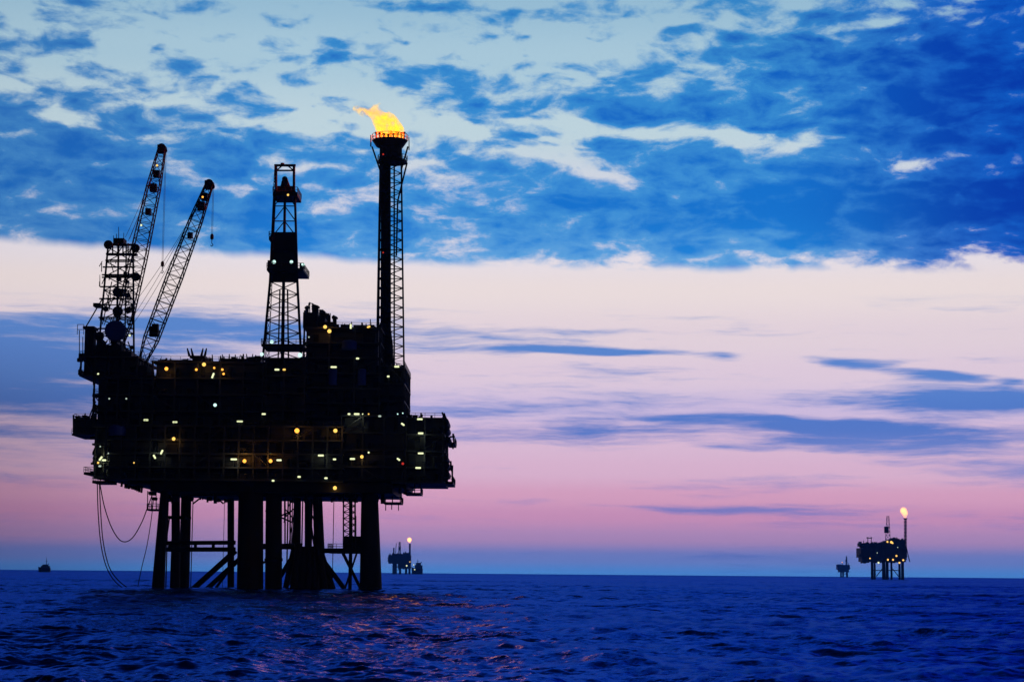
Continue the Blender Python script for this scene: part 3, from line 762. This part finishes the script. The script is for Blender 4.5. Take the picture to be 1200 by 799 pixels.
far_platform('dark far platform on the right horizon with yellow lamps and its own flare', 3700, 1036, 676,
    dict(deck=[(1009, 1063, 642, 653, 0, 50), (1011, 1062, 653, 658, 4, 46), (1008, 1013, 636, 640, 4, 30), (1012, 1034, 636.5, 643, 2, 40), (1033, 1046, 635, 643, 0, 40), (1044, 1062, 632, 643, 2, 44), (1007.5, 1012, 648.5, 651, 4, 30), (1011, 1016, 655, 659, 4, 24), (1046, 1054, 631, 633, 6, 30)],
         clutter=[(1017, 637, 1017, 629, 1), (1021, 637, 1021, 629, 1), (1015.5, 630, 1022, 630, 1.2), (1012, 637, 1012, 633, .8), (1048, 633, 1048, 630, 1), (1052, 633, 1052, 630.5, 1), (1058, 633, 1058, 631, 1.2), (1009, 636, 1011, 637, 1), (1026, 637, 1026, 635, 1.6), (1031, 637, 1031, 635.5, 1.6), (1062, 640, 1066, 658, 1.2)],
         legs=[(1022, 656, 3.2, 6), (1025, 656, 2.2, 36), (1035.5, 656, 4, 4), (1039.5, 656, 3.4, 14), (1044.5, 656, 2.4, 34), (1054, 656, 2.6, 8), (1057.5, 656, 3.4, 22)],
         braces=[(1023, 668, 1036, 668, 1), (1040, 668, 1055, 668, 1), (1027, 675, 1034, 666, 1), (1046, 666, 1053, 675, 1)],
         derrick=(1040.5, 636, 604.5, 6, 2.6), flare=(1061, 656, 607.5, 2.8)),
    [(1040, 634.5, 2.2, YELLOW_L), (1044.5, 635, 3, YELLOW_L), (1046, 636, 2, YELLOW_L), (1019.5, 654, 1.7, YELLOW_L), (1029.5, 659, 2.2, WHITE_L), (1040.5, 655.5, 2.2, YELLOW_L), (1046.5, 655.5, 2.2, YELLOW_L), (1050.5, 651, 2.2, YELLOW_L), (1058.5, 656, 2.2, YELLOW_L), (1054, 659, 2.2, YELLOW_L), (1028, 647.5, 1.2, DIM_L), (1052, 641, 1.2, DIM_L)])
far_platform('hazy blue platform at the horizon just right of the near platform legs', 7300, 468, 670,
    dict(deck=[(455, 481, 650, 660, 0, 60), (454.5, 460, 652, 657, 4, 50), (466, 481, 659, 666, 2, 50), (472, 480, 647.5, 651, 4, 50), (459, 471, 648.5, 651, 6, 50)],
         clutter=[(461.5, 651, 461.5, 641.5, 1.6), (463.5, 648, 464.5, 636, .7), (458, 651, 457, 648, 1), (475, 649, 475, 646, 1)],
         legs=[(461.5, 658, 3, 8), (464, 658, 2.5, 30), (469, 658, 2.6, 8), (476, 658, 2.6, 20), (480, 658, 2.4, 8)],
         braces=[(460, 664, 480, 664, .8), (466, 668, 472, 662, .8)],
         derrick=(468.3, 650, 634.8, 3, 1.4), flare=(480.3, 656, 637, 1.5)),
    [(476.6, 662.5, 1.8, WHITE_L), (480.3, 658, 1.2, YELLOW_L)])
far_platform('tiny blue platform on the horizon left of the far lit platform', 11000, 989, 675,
    dict(deck=[(982, 996, 661.5, 667, 0, 60), (981.5, 986, 661, 663, 6, 40), (983.5, 995, 667, 670, 4, 50)],
         clutter=[(987, 662, 987, 659, .8), (994, 662, 994.5, 659.5, .8)],
         legs=[(985.5, 668, 2, 8), (988, 668, 2, 30), (992.5, 668, 2.4, 12)], braces=[(985, 672, 993, 672, .7)],
         derrick=(992, 662, 651.5, 1.8, .8)), [(987, 658.6, 1, ORANGE_L)])
flame('flame', [[(1061, 606, 1.8), (1060, 601.5, 3.6), (1058.8, 598.5, 3.9), (1056.8, 596, 2.0)]], 3712, 1.6, flame_mat('flame_gas_distant', .22, .03, .12, lo=.2), 'small glowing flame on the right horizon platform flare stack', .15)
flame('flame', [[(480.3, 635, 1.3), (479.8, 632.4, 2.7), (479.2, 631, 2.0)]], 7312, 2.6, flame_mat('flame_gas_farthest', .3, .02, .05, lo=.2), 'round pale flame over the hazy platform beside the near legs', .12)


def boat(label, dist, bow, stern, wl, deck, house, mast, lamps_):
    s = dist / LENS_PX
    xa, xb = W(bow, wl, 0, dist).x, W(stern, wl, 0, dist).x
    Z = lambda px, py: W(px, py, 0, dist).z
    r = thing('supply_ship', ((xa + xb) / 2, dist, 0), label, 'ship', 'ships on the horizon')
    hw = abs(xb - xa) * .13; hd = max(Z(bow, deck), 2.5)
    m = MB(); n = 12; rows = []
    for k, (zz, wf) in enumerate(((-1.5, .55), (hd * .25, .9), (hd, 1.0))):
        ring = []
        for i in range(n + 1):
            t_ = i / n; x = xa + (xb - xa) * (t_ if k == 2 else .04 + .94 * t_); wd = hw * wf * min(1, (t_ * 3.2) ** .6)
            z = zz + (hd * .35 * max(0, .35 - t_) / .35 if k == 2 else 0)
            ring.append(((x, dist - wd, z), (x, dist + wd, z)))
        rows.append(ring)
    idx = [[(len(m.v) + 0, m.v.extend(p))[0] for p in ring] for ring in rows]
    for k in range(2):
        for i in range(n):
            a, b, c_, d_ = idx[k][i], idx[k][i + 1], idx[k + 1][i + 1], idx[k + 1][i]
            m.f.append((a, b, c_, d_)); m.f.append((d_ + 1, c_ + 1, b + 1, a + 1))
    for i in range(n): m.f.append((idx[2][i], idx[2][i + 1], idx[2][i + 1] + 1, idx[2][i] + 1))
    m.f.append((idx[0][n], idx[0][n] + 1, idx[1][n] + 1, idx[1][n])); m.f.append((idx[1][n], idx[1][n] + 1, idx[2][n] + 1, idx[2][n]))
    m.build('hull', STEEL, r)
    m = MB(); h0, h1, ht = house; a, b = W(h0, deck, 0, dist).x, W(h1, deck, 0, dist).x; zt = Z(h0, ht)
    m.box(a, b, dist - hw * .8, dist + hw * .8, hd - .3, hd + (zt - hd) * .6); m.box(a + (b - a) * .15, b - (b - a) * .2, dist - hw * .6, dist + hw * .6, hd + (zt - hd) * .6, zt)
    m.build('wheelhouse', GREY, r)
    m = MB(); x = W(mast[0], deck, 0, dist).x; zm = Z(mast[0], mast[1]); m.tube((x, dist, zt - .5), (x, dist, zm), .35 * s, .2 * s, 6); m.tube((x - 1.2 * s, dist, zt + (zm - zt) * .5), (x + 1.2 * s, dist, zt + (zm - zt) * .5), .2 * s, None, 5)
    m.tube((a + (b - a) * .8, dist, zt - 2), (a + (b - a) * .85, dist, zt + 1.2 * s), .45 * s, .4 * s, 8); m.build('mast', STEEL, r)
    for (px, py, sz, mt) in lamps_:
        p = W(px, py, -hw * 1.05, dist); e = MB(); e.ball(p, sz * s / 2, 10, 8); e.build('lamp', mt, r, True)
boat('small dark ship alone on the left horizon', 4000, 44.5, 59, 669.3, 665.2, (48, 58.3, 661), (54.3, 653), [])
boat('hazy supply ship close beside the blue platform behind the near legs', 7000, 482, 495.5, 671.5, 666, (486, 495, 659), (489.5, 655), [(484.8, 661.5, 1.3, WHITE_L), (486, 667, 1.4, WHITE_L)])

# ------------------------------------------------------------------ hoses from the left basket
def hose(pts, label, r=.13):
    m = MB(); P = []
    n = len(pts)
    for i in range(n - 1):
        p0, p1, p2, p3 = (Vector(pts[max(0, min(n - 1, i + k))]) for k in (-1, 0, 1, 2))
        for j in range(8):
            t_ = j / 8; P.append(.5 * ((2 * p1) + (p2 - p0) * t_ + (2 * p0 - 5 * p1 + 4 * p2 - p3) * t_ ** 2 + (3 * p1 - p0 - 3 * p2 + p3) * t_ ** 3))
    P.append(Vector(pts[-1])); m.path(P, r, 6)
    tag(m.build('hose', BLACK), label, 'hose', 'hoses hanging below the platform')
hose([W(114, 566, 8), W(115, 600, 8), W(118, 635, 8), W(124, 662, 8), W(134, 680, 8), W(146, 690, 8)], 'outer of the two long hoses dropping from the basket to the sea')
hose([W(116.5, 566, 9), W(118, 600, 9), W(121, 635, 9), W(128, 664, 9), W(139, 680, 9), W(152, 690, 9)], 'inner of the two long hoses dropping from the basket to the sea')
hose([W(117, 566, 10), W(122, 592, 10), W(130, 616, 10), W(139, 631, 10), W(147, 634.5, 10), W(156, 629, 10), W(166, 612, 10), W(173, 594, 10), W(179, 578, 10)], 'slack hose looping in a deep curve from basket to deck edge')
hose([W(180, 584, 8), W(177, 610, 8), W(172, 640, 8), W(166, 665, 8), W(161, 690, 8)], 'single hose slanting from the deck edge down to the sea', .1)


# ------------------------------------------------------------------ sea
def make_sea():
    fine = np.arange(-19, 19.0001, .042)
    lf = -19 - np.geomspace(.05, 161, 70); rt = 19 + np.geomspace(.05, 161, 70)
    az = np.radians(np.concatenate([lf[::-1], fine, rt])); az[0] = -PI; az[-1] = PI
    r = [8.0]
    while r[-1] < 90000:
        q = r[-1]
        k = .0024 if 60 < q < 330 else (.0014 if q < 1400 else .03)
        if q <= 60: k = .02
        r.append(q * (1 + k))
    r = np.array(r)
    R, A = np.meshgrid(r, az, indexing='ij')
    X, Y = R * np.sin(A), R * np.cos(A)
    dr = np.gradient(r)[:, None]; da = np.gradient(az)[None, :] * R
    sp = np.maximum(dr, np.abs(da))
    Z = np.zeros_like(X); DX = np.zeros_like(X); DY = np.zeros_like(X)
    rng = np.random.default_rng(11)
    main = math.radians(200)
    N = 64
    lam = np.geomspace(.5, 22, N)
    for L in lam:
        k = 2 * PI / L
        th = main + rng.normal(0, .75)
        amp = .0078 * L * (1.0 if L < 2.6 else (2.6 / L) ** .6)
        ph = rng.uniform(0, 2 * PI)
        fade = np.clip((L / sp - 2.2) / 2.5, 0, 1)
        if not fade.any(): continue
        q = k * (X * math.cos(th) + Y * math.sin(th)) + ph
        Z += amp * fade * np.sin(q)
        c = .75 * amp * fade * np.cos(q)
        DX += c * math.cos(th); DY += c * math.sin(th)
    X = X + DX; Y = Y + DY
    nr, na = X.shape
    co = np.stack([X, Y, Z], -1).reshape(-1, 3).astype(np.float32)
    i = np.arange(nr - 1)[:, None] * na + np.arange(na - 1)[None, :]
    q = np.stack([i, i + na, i + na + 1, i + 1], -1).reshape(-1, 4)
    ctr = len(co)
    co = np.concatenate([co, np.array([[0, 0, 0]], np.float32)])
    tri = np.stack([np.full(na - 1, ctr), np.arange(na - 1), np.arange(1, na)], -1)
    me = bpy.data.meshes.new('sea')
    me.vertices.add(len(co)); me.vertices.foreach_set('co', co.ravel())
    nl = q.size + tri.size
    me.loops.add(nl); me.loops.foreach_set('vertex_index', np.concatenate([q.ravel(), tri.ravel()]).astype(np.int32))
    nf = len(q) + len(tri); me.polygons.add(nf)
    st = np.concatenate([np.arange(len(q)) * 4, q.size + np.arange(len(tri)) * 3]).astype(np.int32)
    me.polygons.foreach_set('loop_start', st)
    me.polygons.foreach_set('use_smooth', np.ones(nf, bool))
    me.update(calc_edges=True); me.validate()
    o = bpy.data.objects.new('sea', me); COL.objects.link(o)
    o['kind'] = 'structure'; o['label'] = 'dark blue choppy sea reaching to the horizon'
    m, n, l = new_mat('sea_water')
    out = n.new('ShaderNodeOutputMaterial')
    geo = n.new('ShaderNodeNewGeometry'); tc = n.new('ShaderNodeTexCoord')
    nz = n.new('ShaderNodeTexNoise'); nz.inputs['Scale'].default_value = 3.4; nz.inputs['Detail'].default_value = 4; nz.inputs['Roughness'].default_value = .65
    mp = n.new('ShaderNodeMapping'); mp.inputs['Scale'].default_value = (.8, 1, 1)
    sub = n.new('ShaderNodeVectorMath'); sub.operation = 'SUBTRACT'; sub.inputs[1].default_value = (.5, .5, .5)
    mul = n.new('ShaderNodeVectorMath'); mul.operation = 'MULTIPLY'; mul.inputs[1].default_value = (.9, .9, 0)
    add = n.new('ShaderNodeVectorMath'); add.operation = 'ADD'
    nm = n.new('ShaderNodeVectorMath'); nm.operation = 'NORMALIZE'
    l.new(tc.outputs['Object'], mp.inputs[0]); l.new(mp.outputs[0], nz.inputs['Vector']); l.new(nz.outputs['Color'], sub.inputs[0]); l.new(sub.outputs[0], mul.inputs[0])
    wp = n.new('ShaderNodeTexNoise'); wp.inputs['Scale'].default_value = .035; wp.inputs['Detail'].default_value = 4
    wm = n.new('ShaderNodeMapRange'); wm.inputs[1].default_value = .36; wm.inputs[2].default_value = .64; wm.inputs[3].default_value = .25; wm.inputs[4].default_value = 1.4
    wsc = n.new('ShaderNodeVectorMath'); wsc.operation = 'SCALE'
    l.new(tc.outputs['Object'], wp.inputs['Vector']); l.new(wp.outputs[0], wm.inputs[0]); l.new(mul.outputs[0], wsc.inputs[0]); l.new(wm.outputs[0], wsc.inputs['Scale'])
    # slopes of the longer swell and gusts, read at every distance
    tn = n.new('ShaderNodeTexNoise'); tn.inputs['Scale'].default_value = .008; tn.inputs['Detail'].default_value = 10; tn.inputs['Roughness'].default_value = .8
    ts = n.new('ShaderNodeMath'); ts.operation = 'SUBTRACT'; ts.inputs[1].default_value = .5
    tm = n.new('ShaderNodeVectorMath'); tm.operation = 'SCALE'; tm.inputs[0].default_value = (.3, 1.9, 0)
    ta = n.new('ShaderNodeVectorMath'); ta.operation = 'ADD'
    l.new(tc.outputs['Object'], tn.inputs['Vector']); l.new(tn.outputs[0], ts.inputs[0]); l.new(ts.outputs[0], tm.inputs['Scale'])
    l.new(geo.outputs['Normal'], ta.inputs[0]); l.new(tm.outputs[0], ta.inputs[1])
    l.new(ta.outputs[0], add.inputs[0]); l.new(wsc.outputs[0], add.inputs[1]); l.new(add.outputs[0], nm.inputs[0])
    df = n.new('ShaderNodeBsdfDiffuse'); df.inputs[0].default_value = (.0004, .006, .05, 1)
    gl = n.new('ShaderNodeBsdfGlossy'); gl.inputs['Color'].default_value = (.022, .095, .48, 1); gl.inputs['Roughness'].default_value = .17
    fr = n.new('ShaderNodeFresnel'); fr.inputs['IOR'].default_value = 1.33
    mx = n.new('ShaderNodeMixShader')
    for q in (df, gl, fr): l.new(nm.outputs[0], q.inputs['Normal'])
    l.new(fr.outputs[0], mx.inputs[0]); l.new(df.outputs[0], mx.inputs[1]); l.new(gl.outputs[0], mx.inputs[2])
    l.new(mx.outputs[0], out.inputs[0])
    me.materials.append(m)
make_sea()

# ------------------------------------------------------------------ haze
hz = MB(); hz.box(-16000, 16000, -600, 15000, -6, 175)
h = hz.build('haze', None or STEEL); h.data.materials.clear()
m, n, l = new_mat('sea_air')
out = n.new('ShaderNodeOutputMaterial'); pv = n.new('ShaderNodeVolumePrincipled')
pv.inputs['Color'].default_value = (.04, .32, 1.0, 1); pv.inputs['Density'].default_value = 3e-5; pv.inputs['Anisotropy'].default_value = .7
l.new(pv.outputs[0], out.inputs['Volume']); h.data.materials.append(m)
tag(h, 'thin blue evening haze over the sea', None, None, 'stuff')

# ------------------------------------------------------------------ sky (world)
w = bpy.data.worlds.new('World'); S.world = w; w.use_nodes = True
n = w.node_tree.nodes; l = w.node_tree.links; n.clear()
def N(t_, **kw):
    q = n.new(t_)
    for k, v_ in kw.items(): setattr(q, k, v_)
    return q
def M(op, a, b=None, c_=None, clamp=False):
    q = N('ShaderNodeMath', operation=op, use_clamp=clamp)
    for i, v_ in enumerate((a, b, c_)):
        if v_ is None: continue
        if isinstance(v_, (int, float)): q.inputs[i].default_value = v_
        else: l.new(v_, q.inputs[i])
    return q.outputs[0]
def MR(v_, a, b, c_=0.0, d_=1.0, smooth=True):
    q = N('ShaderNodeMapRange', interpolation_type='SMOOTHSTEP' if smooth else 'LINEAR')
    for i, x in enumerate((v_, a, b, c_, d_)):
        if isinstance(x, (int, float)): q.inputs[i].default_value = x
        else: l.new(x, q.inputs[i])
    return q.outputs[0]
def MIX(f, a, b):
    q = N('ShaderNodeMix', data_type='RGBA')
    for i, v_ in ((0, f), (6, a), (7, b)):
        if isinstance(v_, (int, float)): q.inputs[i].default_value = v_
        elif isinstance(v_, tuple): q.inputs[i].default_value = v_
        else: l.new(v_, q.inputs[i])
    return q.outputs[2]
tc = N('ShaderNodeTexCoord'); sx = N('ShaderNodeSeparateXYZ'); l.new(tc.outputs['Generated'], sx.inputs[0])
dx, dy_, dz = sx.outputs
AZ = M('MULTIPLY', M('ARCTAN2', dx, dy_), 180 / PI)
EL = M('MULTIPLY', M('ARCSINE', dz), 180 / PI)
cb = N('ShaderNodeCombineXYZ'); l.new(AZ, cb.inputs[0]); l.new(EL, cb.inputs[1]); UV = cb.outputs[0]
PXD = math.degrees(1 / LENS_PX)                     # degrees per photo pixel

def noise(sc, scale, detail, rough=.55, off=0.0, dist=0.0, src=None):
    mp = N('ShaderNodeMapping'); mp.inputs['Scale'].default_value = (sc[0], sc[1], 1); mp.inputs['Location'].default_value = (off, off * .7, off * 1.3)
    l.new(src or UV, mp.inputs[0])
    q = N('ShaderNodeTexNoise', noise_dimensions='3D'); q.inputs['Scale'].default_value = scale; q.inputs['Detail'].default_value = detail; q.inputs['Roughness'].default_value = rough; q.inputs['Distortion'].default_value = dist
    l.new(mp.outputs[0], q.inputs['Vector']); return q
# warp the lookups so cloud masses never have clean elliptical outlines
wn_ = noise((.35, .8), 1.1, 2, .5, 5.1)
ws = N('ShaderNodeVectorMath', operation='SUBTRACT'); l.new(wn_.outputs['Color'], ws.inputs[0]); ws.inputs[1].default_value = (.5, .5, .5)
def warped(ax, ay):
    a = N('ShaderNodeVectorMath', operation='MULTIPLY_ADD'); l.new(ws.outputs[0], a.inputs[0]); a.inputs[1].default_value = (ax, ay, 0); l.new(UV, a.inputs[2]); return a.outputs[0]
UVW = warped(1.9, .75)
UVL = warped(1.6, .28)

def blobs(src, items):
    acc = None
    for (px, py, rx, ry, wt, *rot) in items:
        a, e = azel(px, py)
        mp = N('ShaderNodeMapping', vector_type='TEXTURE')
        mp.inputs['Location'].default_value = (a, e, 0); mp.inputs['Rotation'].default_value = (0, 0, math.radians(-(rot[0] if rot else 0))); mp.inputs['Scale'].default_value = (rx * PXD, ry * PXD, 1)
        l.new(src, mp.inputs[0])
        g = N('ShaderNodeTexGradient', gradient_type='SPHERICAL'); l.new(mp.outputs[0], g.inputs[0])
        acc = M('MULTIPLY_ADD', g.outputs['Fac'], wt, acc if acc is not None else 0.0)
    return acc
def ramp(v_, lo, hi, stops):
    f = MR(v_, lo, hi, 0, 1, False)
    q = N('ShaderNodeValToRGB'); r_ = q.color_ramp; r_.interpolation = 'B_SPLINE' if False else 'EASE'
    while len(r_.elements) > 1: r_.elements.remove(r_.elements[-1])
    for i, (pos, col) in enumerate(stops):
        e = r_.elements[0] if i == 0 else r_.elements.new(pos)
        e.position = pos; e.color = col
    l.new(f, q.inputs[0]); return q.outputs[0]
elv = lambda py: azel(600, py)[1]
HI = elv(-120)
st_ = lambda py, c_: (max(0, elv(py)) / HI, srgb(*c_))
# clear twilight sky: blue at the sea, rose, lilac, cream, then pale blue overhead
base = ramp(EL, 0, HI, [st_(671, (84, 150, 228)), st_(652, (122, 142, 212)), st_(630, (182, 146, 194)), st_(604, (208, 150, 190)), st_(580, (220, 164, 196)), st_(552, (222, 182, 210)),
                        st_(515, (222, 190, 216)), st_(480, (208, 190, 224)), st_(440, (224, 204, 222)), st_(395, (228, 211, 221)), st_(340, (236, 222, 222)), st_(300, (231, 223, 231)),
                        st_(240, (214, 214, 228)), st_(150, (190, 212, 222)), st_(70, (168, 200, 218)), st_(0, (150, 188, 212)), st_(-110, (30, 90, 170))])

# low stratus streaks
ns = noise((.17, 1.9), 1.0, 6, .66, 2.3, 0.0, UVL).outputs[0]
low_cov = blobs(UVL, [(10, 420, 460, 80, 1.05), (-20, 500, 260, 60, .55), (60, 450, 300, 40, .25), (250, 385, 280, 26, .55), (120, 372, 300, 12, .3), (560, 396, 300, 24, .62), (640, 411, 230, 7, .6), (720, 413, 110, 6, .5), (848, 418, 44, 9, .85),
                      (1000, 426, 80, 10, .95, 5), (1105, 439, 80, 9, .95, 3), (1185, 445, 28, 6, .7), (690, 389, 70, 6, .45), (640, 388, 60, 7, .3),
                      (1140, 470, 190, 24, .95), (970, 498, 240, 13, .95, 3), (1120, 515, 230, 22, .55), (1130, 545, 300, 50, .22), (1000, 515, 250, 16, .4), (640, 510, 220, 14, .55), (720, 480, 420, 34, .30), (520, 520, 260, 22, .25), (1190, 545, 200, 30, .35),
                      (780, 595, 300, 8, .62, 2), (700, 470, 500, 60, .16), (1000, 470, 300, 60, .12), (270, 345, 120, 14, .3), (330, 358, 320, 22, .22), (820, 500, 420, 40, .14), (1110, 606, 260, 22, .45), (60, 568, 200, 20, .25), (850, 524, 70, 5, .5)])
low = M('ADD', M('MULTIPLY', M('SUBTRACT', ns, .5), 2.3), low_cov)
low = MR(low, .08, .88, 0, .9)
low = M('MULTIPLY', low, MR(EL, elv(345), elv(365)))
low_col = ramp(EL, 0, HI, [st_(650, (70, 110, 200)), st_(600, (118, 126, 200)), st_(540, (104, 132, 206)), st_(500, (46, 112, 200)), st_(440, (50, 122, 206)), st_(380, (46, 124, 206)), st_(340, (90, 140, 205))])
col = MIX(low, base, low_col)

# upper deck of broken cloud
f1 = noise((.56, 1.35), .95, 7, .6, 8.7, 0, UVW).outputs[0]
cov = blobs(UVW, [(1060, 110, 380, 160, .78), (1190, 60, 260, 200, .3), (830, 252, 520, 62, .62), (1050, 255, 330, 70, .35), (90, 235, 330, 85, .52), (110, 168, 210, 52, .42), (20, 130, 130, 60, .25), (330, 268, 280, 50, .42),
                  (25, 45, 120, 34, .42), (170, 88, 110, 22, .34), (230, 82, 60, 16, .2), (395, 70, 130, 24, .62, 10), (525, 103, 100, 28, .75, 5), (425, 52, 70, 20, .32), (555, 28, 90, 26, .42), (505, 8, 60, 14, .3), (200, 10, 60, 14, .3),
                  (645, 123, 56, 26, .62), (722, 119, 56, 24, .55), (736, 79, 56, 24, .55), (790, 130, 60, 16, .4), (320, 170, 90, 24, .4), (410, 165, 40, 16, .2), (545, 185, 90, 30, .36), (610, 165, 60, 22, .25), (900, 70, 150, 90, .3), (745, 180, 120, 24, .4),
                  (300, 50, 330, 60, -.24), (650, 50, 170, 60, -.26), (470, 150, 170, 26, -.28), (600, 215, 60, 20, -.15), (640, 185, 80, 24, -.30), (690, 152, 160, 14, -.30, 2), (890, 168, 190, 18, -.58, 8), (1090, 190, 80, 11, -.62, -4), (1035, 210, 50, 10, -.6), (1180, 205, 50, 8, -.4),
                  (885, 24, 64, 13, -.42), (1020, 26, 56, 11, -.5), (1165, 40, 50, 18, -.2), (735, 225, 40, 22, -.5), (525, 255, 60, 22, -.5), (400, 242, 60, 18, -.38), (120, 238, 60, 22, -.45), (45, 232, 60, 18, -.4), (240, 222, 70, 18, -.4), (90, 142, 40, 18, -.35), (180, 190, 50, 18, -.3), (660, 265, 50, 16, -.35), (760, 276, 60, 10, -.4), (800, 302, 120, 7, -.4), (520, 205, 90, 16, -.3), (370, 195, 60, 14, -.3)])
vm = N('ShaderNodeMapping'); vm.inputs['Scale'].default_value = (.62, 1.75, 1); l.new(UVW, vm.inputs[0])
vo = N('ShaderNodeTexVoronoi', feature='SMOOTH_F1', voronoi_dimensions='2D'); vo.inputs['Scale'].default_value = 1.0; vo.inputs['Detail'].default_value = 1.0; vo.inputs['Smoothness'].default_value = .6
l.new(vm.outputs[0], vo.inputs['Vector'])
up = M('ADD', M('MULTIPLY', M('SUBTRACT', f1, .5), 1.75), cov)
up = M('MULTIPLY_ADD', M('SUBTRACT', .42, vo.outputs['Distance']), .75, up)
f2 = noise((.8, 1.7), 1.9, 5, .62, 3.3, 0, UVW).outputs[0]
up = M('MULTIPLY_ADD', M('SUBTRACT', f2, .5), .8, up)
f3 = noise((.7, 1.3), 5.0, 3, .6, 6.3, 0, UV).outputs[0]
up = M('MULTIPLY_ADD', M('SUBTRACT', f3, .5), .32, up)
band = M('MULTIPLY', MR(EL, elv(345), elv(290)), MR(EL, elv(90), elv(230)))
gen = M('MULTIPLY_ADD', band, .36, MR(EL, elv(0), elv(-140), 0, .5))             # closes over above the frame
up = M('ADD', up, gen)
up = M('ADD', up, .11)
dens = MR(up, -.10, .48)
# base of the deck: nearly level, a little ragged
ed = noise((.5, .2), .7, 4, .6, 1.7).outputs[0]
edge = M('ADD', EL, M('MULTIPLY', M('SUBTRACT', ed, .5), .55))
tilt = M('MULTIPLY_ADD', AZ, .018, edge)
eb = MR(tilt, elv(317), elv(303))
dens = M('MULTIPLY', dens, eb)
core = MR(up, .3, 1.15)
cl_thin = ramp(EL, 0, HI, [st_(320, (100, 166, 224)), st_(240, (66, 148, 216)), st_(120, (56, 142, 210)), st_(0, (56, 138, 202))])
cl_core = ramp(EL, 0, HI, [st_(310, (30, 130, 216)), st_(240, (18, 114, 206)), st_(120, (10, 98, 196)), st_(0, (8, 82, 182)), st_(-110, (0, 44, 130))])
rgt = M('MULTIPLY', MR(AZ, azel(880, 100)[0], azel(1200, 100)[0]), .95)
lft = M('MULTIPLY', MR(AZ, azel(420, 200)[0], azel(40, 200)[0]), .6)
cl_core = MIX(lft, cl_core, srgb(28, 96, 176)); cl_thin = MIX(lft, cl_thin, srgb(66, 126, 190))
cl_core = MIX(rgt, cl_core, srgb(0, 54, 168)); cl_thin = MIX(rgt, cl_thin, srgb(4, 88, 196))
ccol = MIX(core, cl_thin, cl_core)
col = MIX(dens, col, ccol)
# darker toward the sides and behind the viewer: the glow of dusk lies ahead
side = M('ABSOLUTE', M('SUBTRACT', AZ, 1.0))
fall = MR(side, 7, 90, 1.0, .13)
lf = M('MULTIPLY', MR(AZ, -16, -5, .42, 0.0), MR(EL, elv(370), elv(500), .12, 1.0))
fall2 = M('MULTIPLY', M('SUBTRACT', 1.0, lf), MR(AZ, -42, -14, .12, 1.0))
high = M('MULTIPLY', MR(EL, 15.5, 38, 1.0, .14), M('SUBTRACT', 1.0, M('MULTIPLY', MR(EL, 15.8, 24, 0, .75), MR(AZ, 6, -14))))
k = M('MULTIPLY', M('MULTIPLY', fall, fall2), high)
hs = N('ShaderNodeVectorMath', operation='SCALE'); l.new(col, hs.inputs[0]); l.new(k, hs.inputs['Scale'])
sky = N('ShaderNodeTexSky', sky_type='NISHITA'); sky.sun_disc = False; sky.sun_elevation = math.radians(1.0); sky.sun_rotation = math.radians(-38)
bg1 = N('ShaderNodeBackground'); bg1.inputs[1].default_value = .002; l.new(sky.outputs[0], bg1.inputs[0])
bg2 = N('ShaderNodeBackground'); bg2.inputs[1].default_value = 1.0; l.new(hs.outputs[0], bg2.inputs[0])
ad = N('ShaderNodeAddShader'); l.new(bg1.outputs[0], ad.inputs[0]); l.new(bg2.outputs[0], ad.inputs[1])
wo = N('ShaderNodeOutputWorld'); l.new(ad.outputs[0], wo.inputs[0])
w.cycles.sampling_method = 'MANUAL'; w.cycles.sample_map_resolution = 1024

# last light of the sun, low on the left behind the platform
sl = bpy.data.lights.new('sun', 'SUN'); sl.energy = .04; sl.angle = math.radians(6); sl.color = (1, .7, .6)
so = bpy.data.objects.new('sun', sl); COL.objects.link(so)
sa, se = math.radians(-38), math.radians(1.0)
dvec = Vector((math.sin(sa) * math.cos(se), math.cos(sa) * math.cos(se), math.sin(se)))
so.rotation_euler = dvec.to_track_quat('Z', 'Y').to_euler(); so.location = (-300, 300, 200)

# ------------------------------------------------------------------ render
S.render.engine = 'CYCLES'
S.cycles.use_denoising = True
S.cycles.max_bounces = 6; S.cycles.volume_bounces = 1; S.cycles.sample_clamp_indirect = 6
S.view_settings.view_transform = 'Standard'; S.view_settings.look = 'None'; S.view_settings.exposure = 0; S.view_settings.gamma = 1
S.render.resolution_x, S.render.resolution_y = 1024, 681
